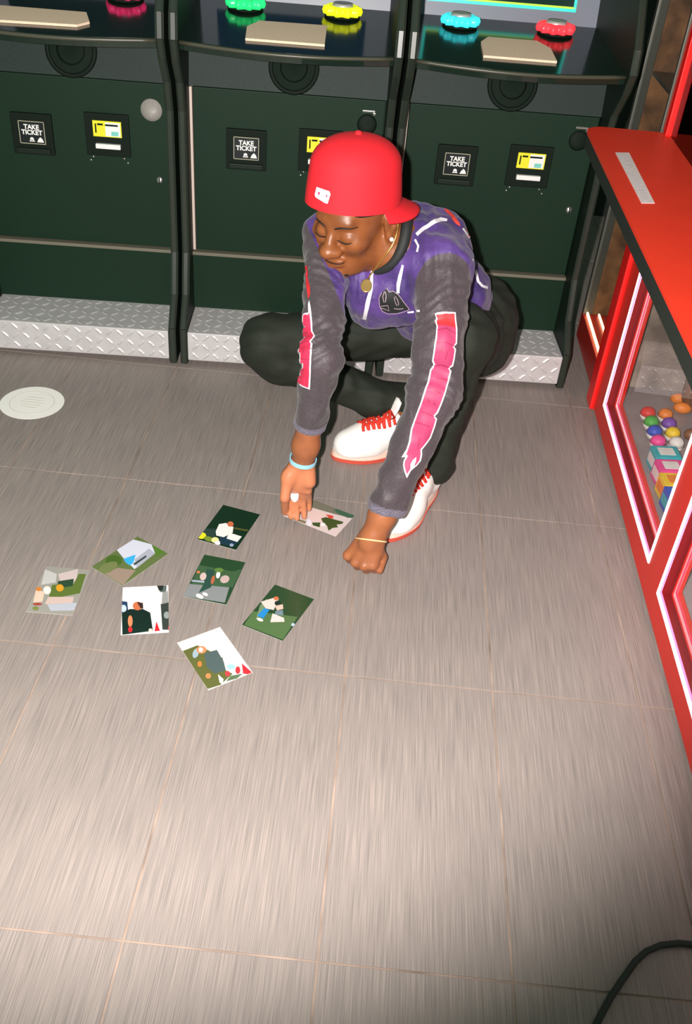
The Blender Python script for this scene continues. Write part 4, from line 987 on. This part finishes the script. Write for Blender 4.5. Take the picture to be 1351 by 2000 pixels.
sneaker((-.085, 2.135), (.180, 2.240)); sneaker((.070, 1.798), (.185, 2.058))

#PROPS
# ------------------------------------------------------------------ photo prints on the floor
PM = mat_attr('glossy_print', .22, .3)
def ellp(cx, cy, rx, ry, rot=0, n=12):
    c, s_ = math.cos(math.radians(rot)), math.sin(math.radians(rot))
    return [(cx+rx*math.cos(2*math.pi*i/n)*c-ry*math.sin(2*math.pi*i/n)*s_, cy+rx*math.cos(2*math.pi*i/n)*s_+ry*math.sin(2*math.pi*i/n)*c) for i in range(n)]
def print_(corners, base, shapes, label, wd=.10, ht=.15, z=0.0004, lift=None):
    g = [gz(*c)[:2] for c in corners]; ctr = sum(g)/4
    ex_ = (g[1]-g[0])+(g[2]-g[3]); ang = math.atan2(ex_[1], ex_[0])
    e1 = A(math.cos(ang), math.sin(ang)); e2 = A(-math.sin(ang), math.cos(ang)); hw, hh = wd/2, ht/2
    V, F_, C_ = [], [], []
    def zz(x, y): return 0.0 if lift is None else lift(x, y)
    def poly(p, zo, col):
        n = len(V); V.extend([(x, y, zo+zz(x, y)) for x, y in p]); F_.append(tuple(range(n, n+len(p)))); C_.append(col)
    if lift is None:
        poly([(-hw, -hh), (hw, -hh), (hw, hh), (-hw, hh)], .0004, base)
        poly([(-hw, hh), (hw, hh), (hw, -hh), (-hw, -hh)], 0, (235, 232, 228))
        q = [(-hw, -hh), (hw, -hh), (hw, hh), (-hw, hh)]
    else:
        N = 10
        for i in range(N):
            ya, yb = -hh+ht*i/N, -hh+ht*(i+1)/N
            poly([(-hw, ya), (hw, ya), (hw, yb), (-hw, yb)], .0004, base); poly([(-hw, yb), (hw, yb), (hw, ya), (-hw, ya)], 0, (235, 232, 228))
        q = [(-hw, -hh), (hw, -hh), (hw, hh), (-hw, hh)]
    for i in range(4):
        a, b = q[i], q[(i+1) % 4]; n = len(V)
        V.extend([(a[0], a[1], zz(*a)), (b[0], b[1], zz(*b)), (b[0], b[1], .0004+zz(*b)), (a[0], a[1], .0004+zz(*a))]); F_.append((n, n+1, n+2, n+3)); C_.append((235, 232, 228))
    for k, (col, pts) in enumerate(shapes):
        loc = []
        for u, v in pts:
            d = gz(u, v)[:2]-ctr; loc.append((max(-hw, min(hw, d@e1)), max(-hh, min(hh, d@e2))))
        # counter-clockwise seen from above
        ar = sum(loc[i][0]*loc[(i+1) % len(loc)][1]-loc[(i+1) % len(loc)][0]*loc[i][1] for i in range(len(loc)))
        if ar < 0: loc = loc[::-1]
        poly(loc, .00045+.00005*(k+1), col)
    me = bpy.data.meshes.new('photo_print'); me.from_pydata(V, [], F_); me.update(); me.materials.append(PM)
    ca = me.color_attributes.new('Col', 'FLOAT_COLOR', 'CORNER'); li = 0
    for f_, col in zip(me.polygons, C_):
        for j in f_.loop_indices: ca.data[j].color = (*lin(col), 1)
    o = bpy.data.objects.new('photo_print', me); COL.objects.link(o); o.location = (ctr[0], ctr[1], z); o.rotation_euler = (0, 0, ang)
    tag(o, label, 'photo print', 'photo prints laid out on the floor'); return o
S4 = 1351/300
def k4(p): return [(330+x/S4, 970+y/S4) for x, y in p]
def e4(cx, cy, rx, ry, rot=0): return k4(ellp(cx, cy, rx, ry, rot))
S5 = 1351/320
def k5(p): return [(40+x/S5, 970+y/S5) for x, y in p]
def e5(cx, cy, rx, ry, rot=0): return k5(ellp(cx, cy, rx, ry, rot))
S6 = 1351/180
def k6(p): return [(540+x/S6, 860+y/S6) for x, y in p]
DG = (22, 52, 34); WS = (240, 232, 230); SKN = (196, 108, 70)
print_([(440, 988), (509, 1007), (457, 1072), (384, 1053)], (20, 46, 30), [
    ((44, 66, 60), k4([(300, 280), (410, 285), (400, 360), (290, 340)])), ((86, 84, 40), k4([(560, 270), (700, 295), (690, 308), (560, 285)])),
    ((224, 222, 40), e4(285, 345, 42, 30)), ((120, 140, 50), e4(350, 375, 45, 22, 15)), ((232, 224, 150), e4(405, 385, 34, 26)), ((226, 226, 236), e4(430, 410, 30, 18)),
    ((30, 56, 70), k4([(440, 350), (560, 340), (620, 400), (560, 440), (450, 420)])), (WS, k4([(440, 245), (500, 235), (565, 270), (560, 320), (480, 360), (415, 345), (410, 310)])), (SKN, e4(540, 245, 28, 24)), (WS, k4([(530, 320), (640, 355), (600, 402), (505, 372)])), ((150, 165, 190), e4(550, 430, 18, 14))],
    'photo print with person in white, yellow corner, topmost and farthest from camera')
print_([(272, 1053), (323, 1079), (240, 1145), (180, 1105)], (96, 112, 66), [
    ((206, 208, 222), k5([(790, 440), (930, 355), (1080, 395), (1110, 470), (940, 600), (850, 510)])), ((168, 172, 186), k5([(940, 520), (1060, 430), (1110, 470), (960, 590)])), ((60, 70, 70), k5([(930, 555), (1035, 485), (1040, 500), (940, 570)])),
    ((70, 100, 40), e5(770, 530, 70, 45)), ((80, 120, 44), k5([(1095, 395), (1200, 455), (1110, 500), (1115, 450)])), ((60, 170, 226), k5([(850, 515), (950, 480), (930, 550), (900, 570), (865, 545)])), ((150, 132, 118), k5([(690, 640), (800, 590), (950, 610), (850, 735)])), ((112, 122, 76), e5(720, 590, 90, 40, -25))],
    'photo print of pale building and bright blue patch on grass', .10, .145)
print_([(75, 1105), (168, 1120), (155, 1196), (62, 1196)], (150, 148, 140), [
    ((196, 180, 178), k5([(310, 640), (480, 590), (460, 700), (330, 710)])), ((186, 186, 184), k5([(180, 600), (300, 640), (290, 710), (170, 730)])), ((90, 110, 50), k5([(480, 640), (540, 640), (490, 800), (230, 850), (260, 730), (440, 720)])), ((44, 70, 50), k5([(310, 700), (440, 680), (430, 740), (300, 760)])),
    ((214, 150, 40), e5(325, 755, 32, 30)), ((238, 226, 214), e5(220, 775, 32, 34)), ((234, 190, 170), k5([(130, 770), (200, 790), (180, 870), (105, 875)])), ((200, 120, 50), e5(150, 765, 24, 18)), ((200, 176, 168), k5([(230, 830), (440, 830), (430, 880), (200, 890)])), ((176, 180, 192), k5([(220, 890), (480, 880), (470, 945), (250, 945)])), ((160, 60, 50), e5(140, 890, 40, 10)), ((120, 130, 70), e5(125, 925, 26, 18))],
    'photo print of mixed bright figures and foliage, leftmost on the floor')
print_([(234, 1147), (327, 1143), (333, 1236), (240, 1242)], (236, 232, 226), [
    ((90, 100, 100), k5([(1130, 735), (1205, 735), (1200, 790), (1150, 790)])), ((40, 46, 40), k5([(1125, 735), (1180, 735), (1170, 780), (1140, 775)])), ((146, 148, 146), k5([(1170, 790), (1215, 780), (1235, 900), (1160, 920)])), ((54, 62, 58), k5([(1155, 890), (1228, 875), (1240, 1100), (1170, 1100)])), ((140, 150, 150), e5(1205, 980, 24, 30)),
    ((36, 62, 92), k5([(825, 865), (880, 870), (890, 960), (835, 970)])), ((190, 210, 230), e5(850, 925, 24, 30)),
    ((20, 40, 34), k5([(835, 970), (900, 930), (1010, 930), (1070, 960), (1092, 1110), (840, 1145)])), (SKN, e5(965, 905, 40, 36)), ((60, 40, 40), k5([(960, 872), (1010, 880), (1012, 930), (990, 925)])), ((214, 130, 90), e5(905, 1030, 20, 48)), ((200, 40, 44), e5(905, 1100, 18, 24)), ((214, 36, 44), k5([(1105, 1115), (1120, 1030), (1150, 1110)])), ((226, 200, 190), e5(1072, 1105, 16, 14)), ((210, 50, 50), e5(1228, 1085, 12, 18))],
    'photo print of person in black against a white background')
print_([(402, 1084), (480, 1102), (440, 1178), (355, 1165)], (40, 70, 44), [
    ((62, 92, 62), k4([(250, 600), (560, 660), (640, 640), (560, 800), (200, 770)])), ((132, 136, 138), k4([(180, 770), (530, 800), (490, 935), (110, 875)])), ((44, 76, 66), k4([(330, 640), (400, 650), (370, 800), (260, 850), (310, 760)])),
    ((206, 180, 176), e4(300, 705, 28, 36, 20)), ((176, 100, 70), e4(385, 735, 16, 40, 15)), ((226, 226, 232), e4(432, 690, 18, 34, 10)), ((192, 168, 166), e4(490, 730, 42, 34, -20)), ((160, 170, 190), k4([(200, 735), (310, 745), (310, 762), (200, 750)])), (WS, e4(270, 880, 36, 18, 25)), (WS, e4(318, 862, 26, 14, 20)), ((200, 120, 70), e4(258, 668, 16, 12)), ((92, 126, 60), e4(440, 650, 40, 20))],
    'hazy green photo print of a group with white shoes')
print_([(537, 1144), (609, 1172), (553, 1250), (475, 1220)], (40, 68, 40), [
    ((80, 108, 66), k4([(740, 1010), (1130, 1060), (1000, 1260), (660, 1130)])), ((110, 134, 100), k4([(800, 960), (860, 900), (880, 960), (760, 1090)])),
    ((222, 198, 192), k4([(800, 925), (930, 890), (965, 900), (920, 1000), (850, 985)])), (SKN, e4(942, 898, 22, 18)), ((40, 130, 196), k4([(835, 985), (885, 995), (830, 1075), (775, 1050)])), ((226, 210, 210), e4(800, 1085, 30, 14, 20)), ((30, 44, 36), e4(955, 940, 28, 22)), ((220, 180, 164), k4([(930, 965), (1000, 950), (1005, 990), (950, 1005)])), ((110, 130, 140), k4([(935, 1010), (1000, 1000), (1005, 1050), (930, 1040)])), ((230, 200, 196), k4([(910, 1030), (1010, 1070), (1015, 1105), (890, 1108)])), ((170, 190, 220), e4(1090, 1130, 16, 14))],
    'photo print with figure in blue trousers bending over another, rightmost below')
print_([(348, 1258), (430, 1227), (492, 1312), (405, 1346)], (228, 220, 212), [
    ((92, 96, 50), k4([(120, 1360), (250, 1310), (360, 1360), (470, 1420), (500, 1530), (560, 1560), (450, 1660), (340, 1695), (240, 1560)])), ((76, 92, 92), k4([(310, 1380), (420, 1350), (480, 1450), (500, 1530), (400, 1560), (330, 1500)])), ((150, 170, 180), e4(235, 1380, 26, 45, 20)), ((206, 130, 90), e4(285, 1350, 44, 34)), ((240, 210, 200), e4(280, 1350, 20, 22)),
    ((200, 120, 60), e4(270, 1475, 20, 26)), ((206, 130, 80), e4(345, 1580, 24, 24)), ((226, 216, 214), k4([(430, 1565), (480, 1610), (470, 1650), (445, 1640)])), ((150, 200, 214), e4(545, 1500, 36, 24)), ((216, 60, 70), e4(515, 1560, 22, 24)), ((220, 50, 60), e4(605, 1530, 22, 34)), ((222, 44, 56), k4([(640, 1470), (730, 1550), (700, 1580), (650, 1560)])), ((90, 110, 80), k4([(540, 1580), (650, 1560), (600, 1610), (500, 1630)]))],
    'tilted photo print of person in grey, white backdrop and red corner, nearest camera')
def lift8(x, y): return .016*max(0, min(1, (-y+.02)/.095))**1.5
print_([(552, 1001), (587, 968), (695, 1012), (660, 1052)], (214, 196, 194), [
    ((120, 116, 100), k6([(330, 900), (600, 830), (1160, 1100), (1140, 1160), (830, 1080), (450, 970)])), ((66, 98, 76), k6([(830, 1020), (900, 1010), (1160, 1110), (1140, 1150), (1040, 1140), (900, 1080)])), ((226, 196, 190), k6([(470, 975), (680, 1060), (830, 1120), (660, 1190), (520, 1190), (430, 1060)])), ((214, 70, 56), k6([(720, 1090), (830, 1110), (830, 1150), (770, 1150)])),
    ((70, 82, 40), k6([(650, 1150), (720, 1130), (980, 1200), (960, 1230), (880, 1240), (900, 1280), (820, 1290), (760, 1330), (740, 1260), (680, 1210)])), ((64, 84, 44), k6([(520, 1210), (640, 1210), (630, 1280), (530, 1250)])), ((240, 232, 232), k6(ellp(680, 1240, 36, 26))), ((226, 220, 230), k6(ellp(475, 1220, 36, 60))), ((130, 120, 90), k6([(250, 1140), (430, 1190), (420, 1230), (240, 1170)]))],
    'photo print being picked up by the crouching person', .10, .15, .0004, None)

# ------------------------------------------------------------------ round white circle, dark strand
st_ = empty('floor_circle', (-.958, 2.262, 0)); tag(st_, 'round white circle on the grey floor near the left frame edge', 'circle')
MB().lathe([(0, .0003), (.089, .0003), (.089, .0010), (0, .0010)], (0, 0, 0), 48).build('disc', mat('plain_white', (250, 248, 242), .5), st_)  # thin white disc on the floor, with a faint grey ring and bars
MB().lathe([(.060, .0010), (.060, .0013), (.063, .0013), (.063, .0010)], (0, 0, 0), 48, cap=False).build('grey_ring', mat('faint_grey_mark', (226, 222, 214), .5), st_)
fr_m = MB()
for k in range(5): fr_m.box((-.035+.006*abs(k-2), -.028+.013*k, .0010), (.035-.006*abs(k-2), -.023+.013*k, .0013))
fr_m.build('grey_bars', mat('faint_grey_mark', (226, 222, 214), .5), st_)
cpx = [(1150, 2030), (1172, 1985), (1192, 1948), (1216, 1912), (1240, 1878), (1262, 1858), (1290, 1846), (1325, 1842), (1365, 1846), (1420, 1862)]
co = MB().tube([gz(u, v, .0055) for u, v in cpx], .0052, 10).build('strand', mat('dark_green_strand', (30, 44, 38), .7), None, True)  # added tube on the floor, standing in for an unidentified dark curved line
tag(co, 'thin dark strand curving over the floor in the bottom right corner', 'strand')
